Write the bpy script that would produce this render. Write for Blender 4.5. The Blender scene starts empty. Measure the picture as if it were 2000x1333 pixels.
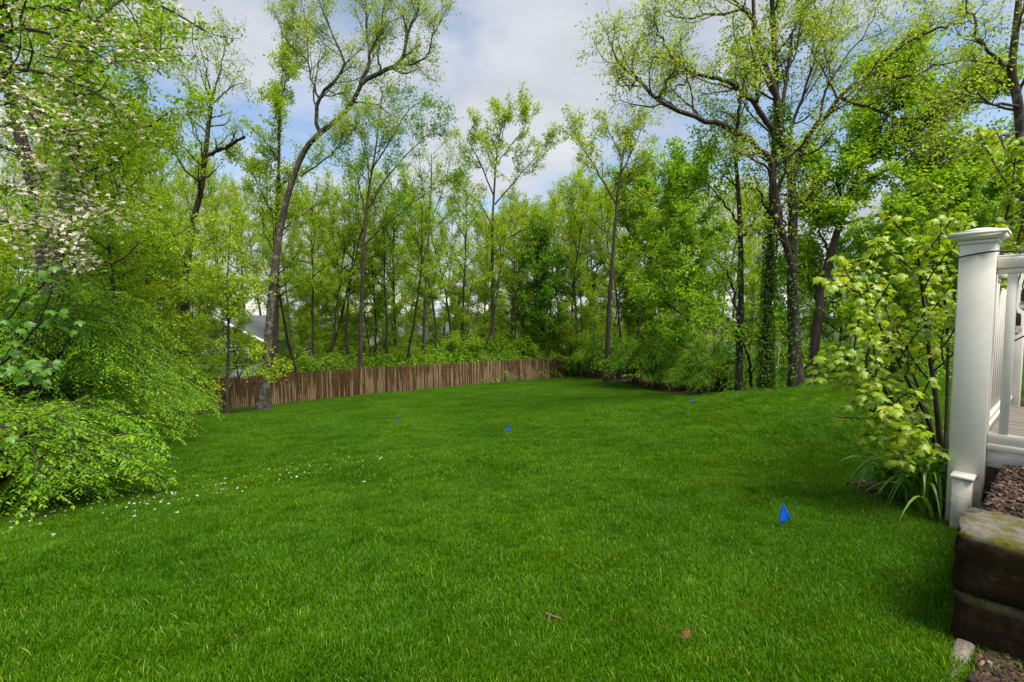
import bpy, math, random
import numpy as np
from mathutils import Vector, Matrix

# ------------------------------------------------------------------ scene, camera, world, sun
S = bpy.context.scene
C = S.collection
R = math.radians
CAM_Z = 1.2
F = 889.0 / 2000.0            # focal length in picture widths
PITCH = math.atan(49.5 / 889.0)

cam_d = bpy.data.cameras.new('camera')
cam_d.sensor_width = 36.0
cam_d.lens = 36.0 * F
cam_d.clip_start = 0.05
cam_d.clip_end = 3000
cam = bpy.data.objects.new('camera', cam_d)
cam.location = (0, 0, CAM_Z)
cam.rotation_euler = (R(90) - PITCH, 0, 0)
C.objects.link(cam)
S.camera = cam

SUN_EL, SUN_AZ = 62.0, 137.0      # azimuth clockwise from +Y (the view direction)
w = bpy.data.worlds.new('World')
S.world = w
w.use_nodes = True
nt = w.node_tree
N, L = nt.nodes, nt.links
N.clear()
out = N.new('ShaderNodeOutputWorld')
bg = N.new('ShaderNodeBackground')
bg.inputs['Strength'].default_value = 0.084
sky = N.new('ShaderNodeTexSky')
sky.sky_type = 'NISHITA'
sky.sun_disc = False
sky.sun_elevation = R(SUN_EL)
sky.sun_rotation = R(SUN_AZ)
sky.air_density = 1.0
sky.dust_density = 0.6
tc = N.new('ShaderNodeTexCoord')
sep = N.new('ShaderNodeSeparateXYZ')
L.new(tc.outputs['Generated'], sep.inputs[0])
zz = N.new('ShaderNodeMath'); zz.operation = 'MAXIMUM'; zz.inputs[1].default_value = 0.0
L.new(sep.outputs['Z'], zz.inputs[0])
za = N.new('ShaderNodeMath'); za.operation = 'ADD'; za.inputs[1].default_value = 0.16
L.new(zz.outputs[0], za.inputs[0])
dx = N.new('ShaderNodeMath'); dx.operation = 'DIVIDE'
dy = N.new('ShaderNodeMath'); dy.operation = 'DIVIDE'
L.new(sep.outputs['X'], dx.inputs[0]); L.new(za.outputs[0], dx.inputs[1])
L.new(sep.outputs['Y'], dy.inputs[0]); L.new(za.outputs[0], dy.inputs[1])
cmb = N.new('ShaderNodeCombineXYZ')
L.new(dx.outputs[0], cmb.inputs['X']); L.new(dy.outputs[0], cmb.inputs['Y'])
cmb.inputs['Z'].default_value = 0.0
def wnoise(scale, detail, rough, dist=0.0):
    n = N.new('ShaderNodeTexNoise')
    n.inputs['Scale'].default_value = scale
    n.inputs['Detail'].default_value = detail
    n.inputs['Roughness'].default_value = rough
    n.inputs['Distortion'].default_value = dist
    L.new(cmb.outputs[0], n.inputs['Vector'])
    return n
def wramp(src, stops):
    r = N.new('ShaderNodeValToRGB')
    while len(r.color_ramp.elements) < len(stops):
        r.color_ramp.elements.new(0.5)
    for e, (p, c) in zip(r.color_ramp.elements, stops):
        e.position = p; e.color = (*c, 1)
    L.new(src, r.inputs[0])
    return r
cov = wnoise(0.9, 7, 0.52, 0.25)
cov_r = wramp(cov.outputs['Fac'], [(0.40, (0, 0, 0)), (0.54, (1, 1, 1))])
cov_r.color_ramp.interpolation = 'EASE'
shade = wnoise(1.5, 5, 0.5, 0.3)
shade_r = wramp(shade.outputs['Fac'], [(0.33, (4.3, 4.6, 5.2)), (0.62, (6.2, 6.4, 6.8))])
skyg = N.new('ShaderNodeMix'); skyg.data_type = 'RGBA'; skyg.blend_type = 'MULTIPLY'
skyg.inputs['Factor'].default_value = 1.0
L.new(sky.outputs[0], skyg.inputs['A'])
skyg.inputs['B'].default_value = (1.75, 1.7, 1.6, 1)
mx = N.new('ShaderNodeMix'); mx.data_type = 'RGBA'
L.new(cov_r.outputs[0], mx.inputs['Factor'])
L.new(skyg.outputs['Result'], mx.inputs['A'])
L.new(shade_r.outputs[0], mx.inputs['B'])
L.new(mx.outputs['Result'], bg.inputs['Color'])
L.new(bg.outputs[0], out.inputs[0])

sun_d = bpy.data.lights.new('sun', 'SUN')
sun_d.energy = 4.4
sun_d.angle = R(30)
sun_d.color = (1.0, 0.95, 0.86)
sun = bpy.data.objects.new('sun', sun_d)
C.objects.link(sun)
sdir = Vector((math.sin(R(SUN_AZ)) * math.cos(R(SUN_EL)), math.cos(R(SUN_AZ)) * math.cos(R(SUN_EL)), math.sin(R(SUN_EL))))
sun.rotation_euler = sdir.to_track_quat('Z', 'Y').to_euler()

S.view_settings.view_transform = 'Standard'
S.view_settings.look = 'None'
S.view_settings.gamma = 1.0
S.view_settings.use_curve_mapping = False
S.view_settings.exposure = 0.62
S.render.engine = 'CYCLES'
S.cycles.max_bounces = 7
S.cycles.diffuse_bounces = 4
S.cycles.glossy_bounces = 2
S.cycles.transmission_bounces = 5
S.cycles.transparent_max_bounces = 6
S.cycles.caustics_reflective = False
S.cycles.caustics_refractive = False

# ------------------------------------------------------------------ helpers
rng = np.random.default_rng(7)
cp, sp = math.cos(PITCH), math.sin(PITCH)

def at(px, py, d):
    """the point at forward distance d seen at picture position px, py (2000 x 1333)"""
    xn = (px - 1000.0) / 889.0
    yn = (666.5 - py) / 889.0
    v = np.array([xn, cp + yn * sp, -sp + yn * cp])
    return np.array([0, 0, CAM_Z]) + v * (d / v[1])

def norm(a):
    return a / np.maximum(np.linalg.norm(a, axis=-1, keepdims=True), 1e-9)

def mesh(name, V, Fc, mat, tint=None, smooth=False):
    V = np.asarray(V, dtype=np.float32).reshape(-1, 3)
    Fc = np.asarray(Fc, dtype=np.int32)
    me = bpy.data.meshes.new(name)
    me.vertices.add(len(V)); me.vertices.foreach_set('co', V.ravel())
    nf, k = Fc.shape
    me.loops.add(nf * k); me.loops.foreach_set('vertex_index', Fc.ravel())
    me.polygons.add(nf); me.polygons.foreach_set('loop_start', np.arange(0, nf * k, k, dtype=np.int32))
    if smooth:
        me.polygons.foreach_set('use_smooth', np.ones(nf, dtype=bool))
    if tint is not None:
        a = me.attributes.new('tint', 'FLOAT', 'POINT')
        a.data.foreach_set('value', np.asarray(tint, dtype=np.float32))
    me.update(calc_edges=True)
    if mat is not None:
        me.materials.append(mat)
    return me

def link(name, me, parent=None, loc=None, rot=None):
    o = bpy.data.objects.new(name, me)
    if parent is not None:
        o.parent = parent
    if loc is not None:
        o.location = loc
    if rot is not None:
        o.rotation_euler = rot
    C.objects.link(o)
    return o

def tag(o, label=None, cat=None, group=None, kind=None):
    if label: o['label'] = label
    if cat: o['category'] = cat
    if group: o['group'] = group
    if kind: o['kind'] = kind
    return o

class MB:
    """collects simple solids into one quad mesh"""
    def __init__(self):
        self.v, self.f = [], []
    def add(self, V, Fc):
        n = sum(len(a) for a in self.v)
        self.v.append(np.asarray(V, float)); self.f.append(np.asarray(Fc, int) + n)
    def box(self, lo, hi, ax=None, o=(0, 0, 0), bev=0.0):
        """box lo..hi in the frame (ax columns) at origin o, with chamfered vertical look when bev > 0"""
        lo, hi = np.array(lo, float), np.array(hi, float)
        ax = np.eye(3) if ax is None else ax
        if bev <= 0:
            c = np.array([[x, y, z] for z in (lo[2], hi[2]) for y in (lo[1], hi[1]) for x in (lo[0], hi[0])])
            f = [[0, 2, 3, 1], [4, 5, 7, 6], [0, 1, 5, 4], [2, 6, 7, 3], [0, 4, 6, 2], [1, 3, 7, 5]]
        else:
            def ring(z, b):
                x0, x1, y0, y1 = lo[0] + b, hi[0] - b, lo[1] + b, hi[1] - b
                k = bev
                return [[x0 + k, y0, z], [x1 - k, y0, z], [x1, y0 + k, z], [x1, y1 - k, z], [x1 - k, y1, z], [x0 + k, y1, z], [x0, y1 - k, z], [x0, y0 + k, z]]
            rings = [ring(lo[2], bev), ring(lo[2] + bev, 0), ring(hi[2] - bev, 0), ring(hi[2], bev)]
            c = np.array(sum(rings, []))
            f = []
            for r in range(3):
                for i in range(8):
                    j = (i + 1) % 8
                    f.append([r * 8 + i, r * 8 + j, (r + 1) * 8 + j, (r + 1) * 8 + i])
            for b0, flip in ((0, True), (24, False)):
                q = [[0, 1, 2, 7], [7, 2, 3, 6], [6, 3, 4, 5]]
                for a in q:
                    a = [b0 + i for i in a]
                    f.append(a[::-1] if flip else a)
        self.add(np.asarray(o, float) + c @ ax.T, f)
    def tube(self, pts, rad, sides=8):
        V, Fc = tube(np.asarray(pts, float), np.asarray(rad, float) * np.ones(len(pts)), sides)
        self.add(V, Fc)
    def build(self, name, mat, parent=None, smooth=False, loc=None):
        me = mesh(name, np.concatenate(self.v), np.concatenate(self.f), mat, smooth=smooth)
        return link(name, me, parent, loc)

def tube(pts, rad, sides):
    n = len(pts)
    t = np.gradient(pts, axis=0); t = norm(t)
    ref = np.array([0.31, 0.95, 0.07]) if abs(t[0][2]) > 0.8 else np.array([0.05, 0.1, 1.0])
    a = norm(np.cross(t, ref)); b = np.cross(t, a)
    ang = np.linspace(0, 2 * np.pi, sides, endpoint=False)
    ring = (a[:, None, :] * np.cos(ang)[None, :, None] + b[:, None, :] * np.sin(ang)[None, :, None]) * rad[:, None, None]
    V = (pts[:, None, :] + ring).reshape(-1, 3)
    i = np.arange(n - 1)[:, None] * sides
    j = np.arange(sides)[None, :]
    k = (np.arange(sides) + 1)[None, :] % sides
    Fc = np.stack([i + j, i + k, i + sides + k, i + sides + j], -1).reshape(-1, 4)
    return V, Fc

def resample(pts, n):
    """smooth curve through pts (Catmull-Rom), n points"""
    P = np.asarray(pts, float)
    if len(P) == 2:
        t = np.linspace(0, 1, n)[:, None]
        return P[0] * (1 - t) + P[1] * t
    Q = np.vstack([2 * P[0] - P[1], P, 2 * P[-1] - P[-2]])
    m = len(P) - 1
    u = np.linspace(0, m - 1e-6, n)
    i = u.astype(int); t = (u - i)[:, None]
    p0, p1, p2, p3 = Q[i], Q[i + 1], Q[i + 2], Q[i + 3]
    return 0.5 * ((2 * p1) + (-p0 + p2) * t + (2 * p0 - 5 * p1 + 4 * p2 - p3) * t ** 2 + (-p0 + 3 * p1 - 3 * p2 + p3) * t ** 3)

# ------------------------------------------------------------------ materials
def newmat(name):
    m = bpy.data.materials.new(name)
    m.use_nodes = True
    nt = m.node_tree
    nt.nodes.clear()
    o = nt.nodes.new('ShaderNodeOutputMaterial')
    return m, nt.nodes, nt.links, o

def ramp(N, L, src, stops):
    r = N.new('ShaderNodeValToRGB')
    while len(r.color_ramp.elements) < len(stops):
        r.color_ramp.elements.new(0.5)
    for e, (p, c) in zip(r.color_ramp.elements, stops):
        e.position = p; e.color = (*c, 1)
    L.new(src, r.inputs[0])
    return r

def noise(N, L, scale, detail=4, rough=0.55, coord='Object', stretch=None, dist=0.0):
    t = N.new('ShaderNodeTexCoord') if coord != 'Position' else N.new('ShaderNodeNewGeometry')
    src = t.outputs[coord]
    if stretch:
        mp = N.new('ShaderNodeMapping'); mp.inputs['Scale'].default_value = stretch
        L.new(src, mp.inputs[0]); src = mp.outputs[0]
    n = N.new('ShaderNodeTexNoise')
    n.inputs['Scale'].default_value = scale; n.inputs['Detail'].default_value = detail
    n.inputs['Roughness'].default_value = rough; n.inputs['Distortion'].default_value = dist
    L.new(src, n.inputs['Vector'])
    return n

def mixc(N, L, a, b, fac, mode='MIX'):
    m = N.new('ShaderNodeMix'); m.data_type = 'RGBA'; m.blend_type = mode
    for sock, v in (('A', a), ('B', b)):
        if isinstance(v, tuple): m.inputs[sock].default_value = (*v, 1)
        else: L.new(v, m.inputs[sock])
    if isinstance(fac, (int, float)): m.inputs['Factor'].default_value = fac
    else: L.new(fac, m.inputs['Factor'])
    return m.outputs['Result']

def leaf_mat(name, stops, trans=0.42, gloss=0.022, rough=0.45, patch=0.0):
    m, N, L, o = newmat(name)
    a = N.new('ShaderNodeAttribute'); a.attribute_name = 'tint'
    col = ramp(N, L, a.outputs['Fac'], stops).outputs[0]
    d = N.new('ShaderNodeBsdfDiffuse'); L.new(col, d.inputs['Color'])
    t = N.new('ShaderNodeBsdfTranslucent')
    tcol = mixc(N, L, col, (1.25, 1.15, 0.55), 1.0, 'MULTIPLY')
    L.new(tcol, t.inputs['Color'])
    mx = N.new('ShaderNodeMixShader'); mx.inputs[0].default_value = trans
    L.new(d.outputs[0], mx.inputs[1]); L.new(t.outputs[0], mx.inputs[2])
    g = N.new('ShaderNodeBsdfGlossy'); g.inputs['Roughness'].default_value = rough
    g.inputs['Color'].default_value = (0.9, 0.95, 1, 1)
    m2 = N.new('ShaderNodeMixShader'); m2.inputs[0].default_value = gloss
    L.new(mx.outputs[0], m2.inputs[1]); L.new(g.outputs[0], m2.inputs[2])
    L.new(m2.outputs[0], o.inputs[0])
    return m

def principled(N, L, o, col, rough=0.8, bump=None, bstr=0.3, bdist=0.01):
    p = N.new('ShaderNodeBsdfPrincipled')
    if isinstance(col, tuple): p.inputs['Base Color'].default_value = (*col, 1)
    else: L.new(col, p.inputs['Base Color'])
    if isinstance(rough, (int, float)): p.inputs['Roughness'].default_value = rough
    else: L.new(rough, p.inputs['Roughness'])
    if bump is not None:
        b = N.new('ShaderNodeBump'); b.inputs['Strength'].default_value = bstr; b.inputs['Distance'].default_value = bdist
        L.new(bump, b.inputs['Height']); L.new(b.outputs[0], p.inputs['Normal'])
    L.new(p.outputs[0], o.inputs[0])
    return p

def bark_mat(name, c0, c1, c2, lichen=0.0):
    m, N, L, o = newmat(name)
    n = noise(N, L, 9, 6, 0.65, 'Object', (1, 1, 0.22), 0.6)
    col = ramp(N, L, n.outputs['Fac'], [(0.3, c0), (0.52, c1), (0.75, c2)]).outputs[0]
    n2 = noise(N, L, 1.6, 4, 0.6)
    col = mixc(N, L, col, (0.55, 0.5, 0.45), ramp(N, L, n2.outputs['Fac'], [(0.4, (0, 0, 0)), (0.7, (0.6, 0.6, 0.6))]).outputs[0], 'MULTIPLY')
    if lichen > 0:
        n3 = noise(N, L, 5, 5, 0.7)
        f = ramp(N, L, n3.outputs['Fac'], [(0.52, (0, 0, 0)), (0.6, (lichen,) * 3)]).outputs[0]
        col = mixc(N, L, col, (0.30, 0.31, 0.26), f)
    principled(N, L, o, col, 0.9, n.outputs['Fac'], 0.9, 0.03)
    return m

M = {}
M['bark'] = bark_mat('bark_brown', (0.018, 0.012, 0.009), (0.06, 0.042, 0.032), (0.13, 0.1, 0.078))
M['bark_grey'] = bark_mat('bark_grey', (0.022, 0.016, 0.012), (0.070, 0.054, 0.041), (0.16, 0.135, 0.105), 0.45)
M['bark_dark'] = bark_mat('bark_dark', (0.012, 0.008, 0.006), (0.035, 0.024, 0.018), (0.075, 0.055, 0.042))
# spring foliage, darker to lighter leaf by leaf
M['leaf_yellow'] = leaf_mat('leaf_yellow_green', [(0, (0.16, 0.30, 0.006)), (0.5, (0.31, 0.48, 0.012)), (1, (0.50, 0.61, 0.03))], 0.55)
M['leaf_olive'] = leaf_mat('leaf_olive_spring', [(0, (0.18, 0.30, 0.012)), (0.5, (0.35, 0.49, 0.03)), (0.93, (0.54, 0.62, 0.08)), (1, (0.46, 0.34, 0.09))], 0.55)
M['leaf_green'] = leaf_mat('leaf_mid_green', [(0, (0.10, 0.25, 0.008)), (0.5, (0.23, 0.43, 0.012)), (1, (0.42, 0.58, 0.025))], 0.53)
M['leaf_deep'] = leaf_mat('leaf_deep_green', [(0, (0.06, 0.19, 0.010)), (0.5, (0.14, 0.34, 0.016)), (1, (0.28, 0.47, 0.025))], 0.5)
M['leaf_shrub'] = leaf_mat('leaf_arching_shrub', [(0, (0.05, 0.16, 0.003)), (0.5, (0.155, 0.35, 0.005)), (1, (0.42, 0.59, 0.014))], 0.45, 0.022)
M['leaf_maple'] = leaf_mat('leaf_maple', [(0, (0.14, 0.27, 0.006)), (0.5, (0.29, 0.44, 0.009)), (1, (0.50, 0.58, 0.02))], 0.5, 0.035, 0.42)
M['leaf_maple_dark'] = leaf_mat('leaf_maple_dark', [(0, (0.06, 0.18, 0.010)), (1, (0.14, 0.31, 0.02))], 0.45, 0.03, 0.45)
M['leaf_lily'] = leaf_mat('leaf_daylily', [(0, (0.05, 0.16, 0.010)), (0.6, (0.12, 0.28, 0.015)), (1, (0.26, 0.40, 0.04))], 0.35, 0.05, 0.4)
M['ivy'] = leaf_mat('leaf_ivy', [(0, (0.05, 0.13, 0.006)), (0.6, (0.12, 0.25, 0.010)), (1, (0.30, 0.42, 0.02))], 0.4, 0.02)
M['bract'] = leaf_mat('dogwood_bract', [(0, (0.50, 0.44, 0.36)), (1, (0.68, 0.62, 0.53))], 0.3, 0.03)

# ------------------------------------------------------------------ terrain
CP = []
def cpt(px, py, d): CP.append(at(px, py, d))
for px in (-300, 0, 500, 1000, 1500, 1850): CP.append(np.append(at(px, 1333, 1.5)[:2], 0.0))
for x, y, z in ((-8, -3, -0.1), (0, -4, 0.05), (8, -3, 0.05), (5, 2, 0.0), (8, 5, -0.1), (-12, 3, -1.1), (-14, 9, -1.7), (12, 9, -0.5)):
    CP.append(np.array([x, y, z], float))
for a in ((1850, 1258, 1.66), (1530, 1030, 2.58), (1843, 1020, 2.65), (1000, 1000, 3.3), (400, 1000, 3.6), (1000, 900, 5.6),
          (991, 845, 9.3), (1000, 800, 14), (1000, 760, 24), (0, 1020, 3.6), (200, 960, 5.0), (300, 900, 6.8), (600, 860, 9), (600, 820, 13.2),
          (385, 808, 19.6), (700, 776, 23.5), (860, 758, 28), (1102, 737, 35.5), (1350, 792, 10), (1450, 778, 12.3), (1600, 767, 11.7),
          (1700, 757, 11), (1850, 742, 9), (1700, 850, 5), (1500, 900, 4.9), (1750, 950, 3.3), (1140, 738, 34), (1300, 766, 20.5), (1420, 777, 13.4),
          (1600, 737, 27), (1600, 762, 17), (1800, 735, 22), (1500, 735, 30), (1250, 745, 28)):
    cpt(*a)
for x, y in ((-45, 30), (-30, 24), (-25, 40), (0, 48), (-10, 70), (20, 45), (40, 40), (45, 70), (-50, 70), (0, 90)):
    CP.append(np.array([x, y, -3.75 - 0.004 * y]))
CP = np.array(CP)
def tps_fit(P, lam):
    n = len(P)
    d = np.linalg.norm(P[:, None, :2] - P[None, :, :2], axis=-1)
    K = np.where(d > 0, d * d * np.log(d + 1e-12), 0) + lam * np.eye(n)
    A = np.zeros((n + 3, n + 3)); A[:n, :n] = K
    A[:n, n] = 1; A[:n, n + 1:] = P[:, :2]; A[n, :n] = 1; A[n + 1:, :n] = P[:, :2].T
    return np.linalg.solve(A, np.append(P[:, 2], [0, 0, 0]))
TPS = tps_fit(CP, 0.02)
def hz(x, y):
    x = np.asarray(x, float); y = np.asarray(y, float)
    sh = x.shape
    q = np.stack([x.ravel(), y.ravel()], -1)
    # beyond the surveyed ground the land lies level
    qc = np.stack([np.clip(q[:, 0], -50, 46), np.clip(q[:, 1], -5, 90)], -1)
    d2 = ((qc[:, None, :] - CP[None, :, :2]) ** 2).sum(-1)
    z = (0.5 * d2 * np.log(d2 + 1e-12)) @ TPS[:len(CP)] + TPS[len(CP)] + qc @ TPS[len(CP) + 1:]
    z = z + 0.018 * np.sin(q[:, 0] * 1.3 + q[:, 1] * 0.7) * np.cos(q[:, 1] * 0.9 - q[:, 0] * 0.4) * np.clip((q[:, 1] - 1) / 4, 0, 1)
    return z.reshape(sh)
def gz(x, y): return float(hz(np.array([x]), np.array([y]))[0])
def ground_at(px, d):
    p = at(px, 700, d)
    return np.array([p[0], p[1], gz(p[0], p[1])])

FA = at(325, 800, 18.95)[:2]; FB = at(1102, 737, 35.5)[:2]     # fence line on the ground
FD = (FB - FA) / np.linalg.norm(FB - FA); FN = np.array([-FD[1], FD[0]])
A_DIR = np.array([-0.628, 0.778]); B_DIR = np.array([0.778, 0.628])     # the deck's two directions
POST0 = at(1852, 880, 2.65)[:2]                                # near left corner of the deck post
DECK_BED = np.array([3.02, 3.12])
BED_EDGE = np.array([at(px, py, d)[:2] for px, py, d in ((1096, 737, 36.2), (1140, 739, 34), (1220, 752, 27), (1300, 766, 20.5), (1420, 778, 13.6), (1500, 777, 12.7), (1575, 771, 12.2), (1610, 768, 12.4))])
def seg_dist(x, y, P):
    best = np.full(x.shape, 1e9)
    for a, b in zip(P[:-1], P[1:]):
        ab = b - a
        t = np.clip(((x - a[0]) * ab[0] + (y - a[1]) * ab[1]) / (ab @ ab), 0, 1)
        best = np.minimum(best, np.hypot(x - a[0] - t * ab[0], y - a[1] - t * ab[1]))
    return best
def bed(x, y):
    """1 in a mulched bed, 0 on grass"""
    x = np.asarray(x, float); y = np.asarray(y, float)
    wob = 0.12 * np.sin(2.1 * x + 1.3 * y) + 0.08 * np.sin(4.7 * x - 3.1 * y)
    b = np.zeros(x.shape)
    # round the leaning tree by the fence
    c = at(455, 806, 18.5)[:2]
    e = ((x - c[0]) / 2.5) ** 2 + ((y - c[1]) / 0.95) ** 2
    b = np.maximum(b, np.clip((1.0 + wob * 0.6 - e) * 4 + 0.5, 0, 1))
    # strip under the trees on the far side of the lawn
    xe = np.interp(y, BED_EDGE[::-1, 1], BED_EDGE[::-1, 0])
    side = (x - xe)
    dd = seg_dist(x, y, BED_EDGE)
    wid = np.interp(y, [12, 14, 20, 34], [0.6, 0.9, 1.6, 3.2])
    inside = (side > -0.02) & (y > 12.0)
    b = np.maximum(b, np.where(inside, np.clip((wid + wob * 2 - dd) * 2 + 0.5, 0, 1), np.clip(0.5 - dd * 6, 0, 1) * (y > 12.3)))
    # round the young maple beside the deck
    ee = ((x - DECK_BED[0]) / 0.56) ** 2 + ((y - DECK_BED[1]) / 0.46) ** 2
    b = np.maximum(b, np.clip((1.0 + wob - ee) * 4 + 0.5, 0, 1))
    # behind and under the deck
    r = (x - POST0[0]) * A_DIR[0] + (y - POST0[1]) * A_DIR[1]
    u = (x - POST0[0]) * B_DIR[0] + (y - POST0[1]) * B_DIR[1]
    b = np.maximum(b, np.clip(np.minimum(u - 0.0, 0.1 - r) * 20, 0, 1))
    return b
def woods(x, y):
    """1 on the floor of the wood"""
    s = (x - FA[0]) * FN[0] + (y - FA[1]) * FN[1]
    x = np.asarray(x, float)
    lim = np.interp(y, [0, 6, 12, 19, 24], [-9.0, -9.5, -12.5, -15.5, -15.5])
    f = np.clip(s * 2, 0, 1) * (x < FB[0] + 1.5 + (np.asarray(y) - FB[1]) * 0.15)
    f = np.maximum(f, np.clip((lim - x) * 1.0, 0, 1) * (y < 25))
    return np.maximum(f, np.clip((np.asarray(y) - 44) / 6, 0, 1))

def axis(fine0, fine1, step, lo, hi):
    a = list(np.arange(fine0, fine1 + 1e-6, step))
    s = step
    v = fine1
    while v < hi:
        s *= 1.22; v += s; a.append(v)
    s = step; v = fine0; pre = []
    while v > lo:
        s *= 1.22; v -= s; pre.append(v)
    return np.array(pre[::-1] + a)
gx = axis(-17, 13, 0.22, -900, 900); gy = axis(-1, 38, 0.22, -300, 1500)
GX, GY = np.meshgrid(gx, gy)
GZ = np.concatenate([hz(GX[i:i + 24], GY[i:i + 24]) for i in range(0, len(gy), 24)])
nxv, nyv = len(gx), len(gy)
idx = np.arange(nxv * nyv).reshape(nyv, nxv)
quads = np.stack([idx[:-1, :-1], idx[:-1, 1:], idx[1:, 1:], idx[1:, :-1]], -1).reshape(-1, 4)

def ground_mat():
    m, N, L, o = newmat('ground_lawn_and_soil')
    n1 = noise(N, L, 0.55, 4, 0.6, 'Position')
    n2 = noise(N, L, 14, 5, 0.7, 'Position')
    n3 = noise(N, L, 60, 3, 0.7, 'Position')
    g = ramp(N, L, n2.outputs['Fac'], [(0.3, (0.016, 0.055, 0.001)), (0.6, (0.036, 0.105, 0.0015)), (0.8, (0.06, 0.14, 0.003))]).outputs[0]  # lawn green, painted darker so gaps between the blades read as shadow
    g = mixc(N, L, g, (0.78, 0.85, 0.8), ramp(N, L, n1.outputs['Fac'], [(0.35, (1, 1, 1)), (0.6, (0, 0, 0))]).outputs[0], 'MULTIPLY')
    soil = ramp(N, L, n3.outputs['Fac'], [(0.3, (0.014, 0.009, 0.006)), (0.55, (0.045, 0.028, 0.018)), (0.75, (0.10, 0.065, 0.042))]).outputs[0]
    wf = mixc(N, L, (0.05, 0.038, 0.02), (0.045, 0.10, 0.012), ramp(N, L, n2.outputs['Fac'], [(0.42, (0, 0, 0)), (0.58, (1, 1, 1))]).outputs[0])
    ab = N.new('ShaderNodeAttribute'); ab.attribute_name = 'bed'
    aw = N.new('ShaderNodeAttribute'); aw.attribute_name = 'woods'
    col = mixc(N, L, g, wf, aw.outputs['Fac'])
    fb = N.new('ShaderNodeMath'); fb.operation = 'MULTIPLY_ADD'
    nn = noise(N, L, 9, 4, 0.7, 'Position')
    L.new(nn.outputs['Fac'], fb.inputs[0]); fb.inputs[1].default_value = 0.5
    L.new(ab.outputs['Fac'], fb.inputs[2])
    fr = ramp(N, L, fb.outputs[0], [(0.62, (0, 0, 0)), (0.82, (1, 1, 1))]).outputs[0]
    col = mixc(N, L, col, soil, fr)
    p = principled(N, L, o, col, 1.0, n3.outputs['Fac'], 0.6, 0.02)
    p.inputs['Specular IOR Level'].default_value = 0.05
    return m
M['ground'] = ground_mat()
gm = mesh('ground', np.stack([GX, GY, GZ], -1), quads, M['ground'], smooth=True)
for nm, fn in (('bed', bed), ('woods', woods)):
    a = gm.attributes.new(nm, 'FLOAT', 'POINT')
    a.data.foreach_set('value', fn(GX, GY).astype(np.float32).ravel())
tag(link('ground', gm), kind='structure')

# ------------------------------------------------------------------ lawn grass
def grass_mat():
    m, N, L, o = newmat('grass_blades')
    a = N.new('ShaderNodeAttribute'); a.attribute_name = 'tint'
    col = ramp(N, L, a.outputs['Fac'], [(0, (0.032, 0.112, 0.0008)), (0.5, (0.070, 0.200, 0.0014)), (0.85, (0.122, 0.285, 0.003)), (0.96, (0.23, 0.40, 0.014)), (1, (0.42, 0.52, 0.12))]).outputs[0]
    n1 = noise(N, L, 0.6, 4, 0.6, 'Position')
    n2 = noise(N, L, 3.5, 3, 0.6, 'Position')
    f1 = ramp(N, L, n1.outputs['Fac'], [(0.34, (0.80, 0.87, 0.87)), (0.64, (1.26, 1.12, 1.0))]).outputs[0]
    f2 = ramp(N, L, n2.outputs['Fac'], [(0.33, (0.84, 0.88, 0.86)), (0.66, (1.12, 1.08, 1.08))]).outputs[0]
    col = mixc(N, L, mixc(N, L, col, f1, 1.0, 'MULTIPLY'), f2, 1.0, 'MULTIPLY')
    d = N.new('ShaderNodeBsdfDiffuse'); L.new(col, d.inputs['Color'])
    t = N.new('ShaderNodeBsdfTranslucent'); L.new(mixc(N, L, col, (1.3, 1.15, 0.5), 1.0, 'MULTIPLY'), t.inputs['Color'])
    mx = N.new('ShaderNodeMixShader'); mx.inputs[0].default_value = 0.45
    L.new(d.outputs[0], mx.inputs[1]); L.new(t.outputs[0], mx.inputs[2])
    g = N.new('ShaderNodeBsdfGlossy'); g.inputs['Roughness'].default_value = 0.4
    m2 = N.new('ShaderNodeMixShader'); m2.inputs[0].default_value = 0.010
    L.new(mx.outputs[0], m2.inputs[1]); L.new(g.outputs[0], m2.inputs[2])
    L.new(m2.outputs[0], o.inputs[0])
    return m
M['grass'] = grass_mat()

def grass_patch(name, size, n, hl, hh, wd, segs, seed, lean=0.55):
    r = np.random.default_rng(seed)
    P = np.stack([r.uniform(-size / 2, size / 2, n), r.uniform(-size / 2, size / 2, n), np.full(n, 0.0)], -1)
    th = r.uniform(0, 2 * np.pi, n)
    wind = r.uniform(0, 2 * np.pi)
    H = r.uniform(hl, hh, n) * np.where(r.random(n) < 0.08, 1.35, 1.0)
    D = np.stack([np.cos(th), np.sin(th), np.zeros(n)], -1)
    D = norm(D + 0.6 * np.array([math.cos(wind), math.sin(wind), 0]))
    le = r.uniform(0.15, 1.0, n) * lean * 1.6
    B = np.stack([-D[:, 1], D[:, 0], np.zeros(n)], -1)
    tw = r.uniform(-0.9, 0.9, n)[:, None]
    B = norm(B + tw * D)
    rows = []
    for k in range(segs + 1):
        t = k / segs
        c = P + D * (H * le * t ** 1.7)[:, None]
        c[:, 2] += H * (t - 0.32 * np.minimum(le, 1.4) * t ** 2.2)
        wk = wd * (1 - t ** 2.2) * 0.5 + 0.0002
        rows.append(c - B * wk); rows.append(c + B * wk)
    V = np.stack(rows, 1)                      # n, 2(segs+1), 3
    m = 2 * (segs + 1)
    base = (np.arange(n) * m)[:, None]
    Fc = np.concatenate([base + np.array([[2 * k, 2 * k + 1, 2 * k + 3, 2 * k + 2]]) for k in range(segs)], 0)
    ti = np.repeat(np.clip(r.normal(0.5, 0.22, n), 0, 0.99) + (r.random(n) < 0.018) * 0.42, m)
    return mesh(name, V.reshape(-1, 3), Fc, M['grass'], tint=np.clip(ti, 0, 1))

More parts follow.
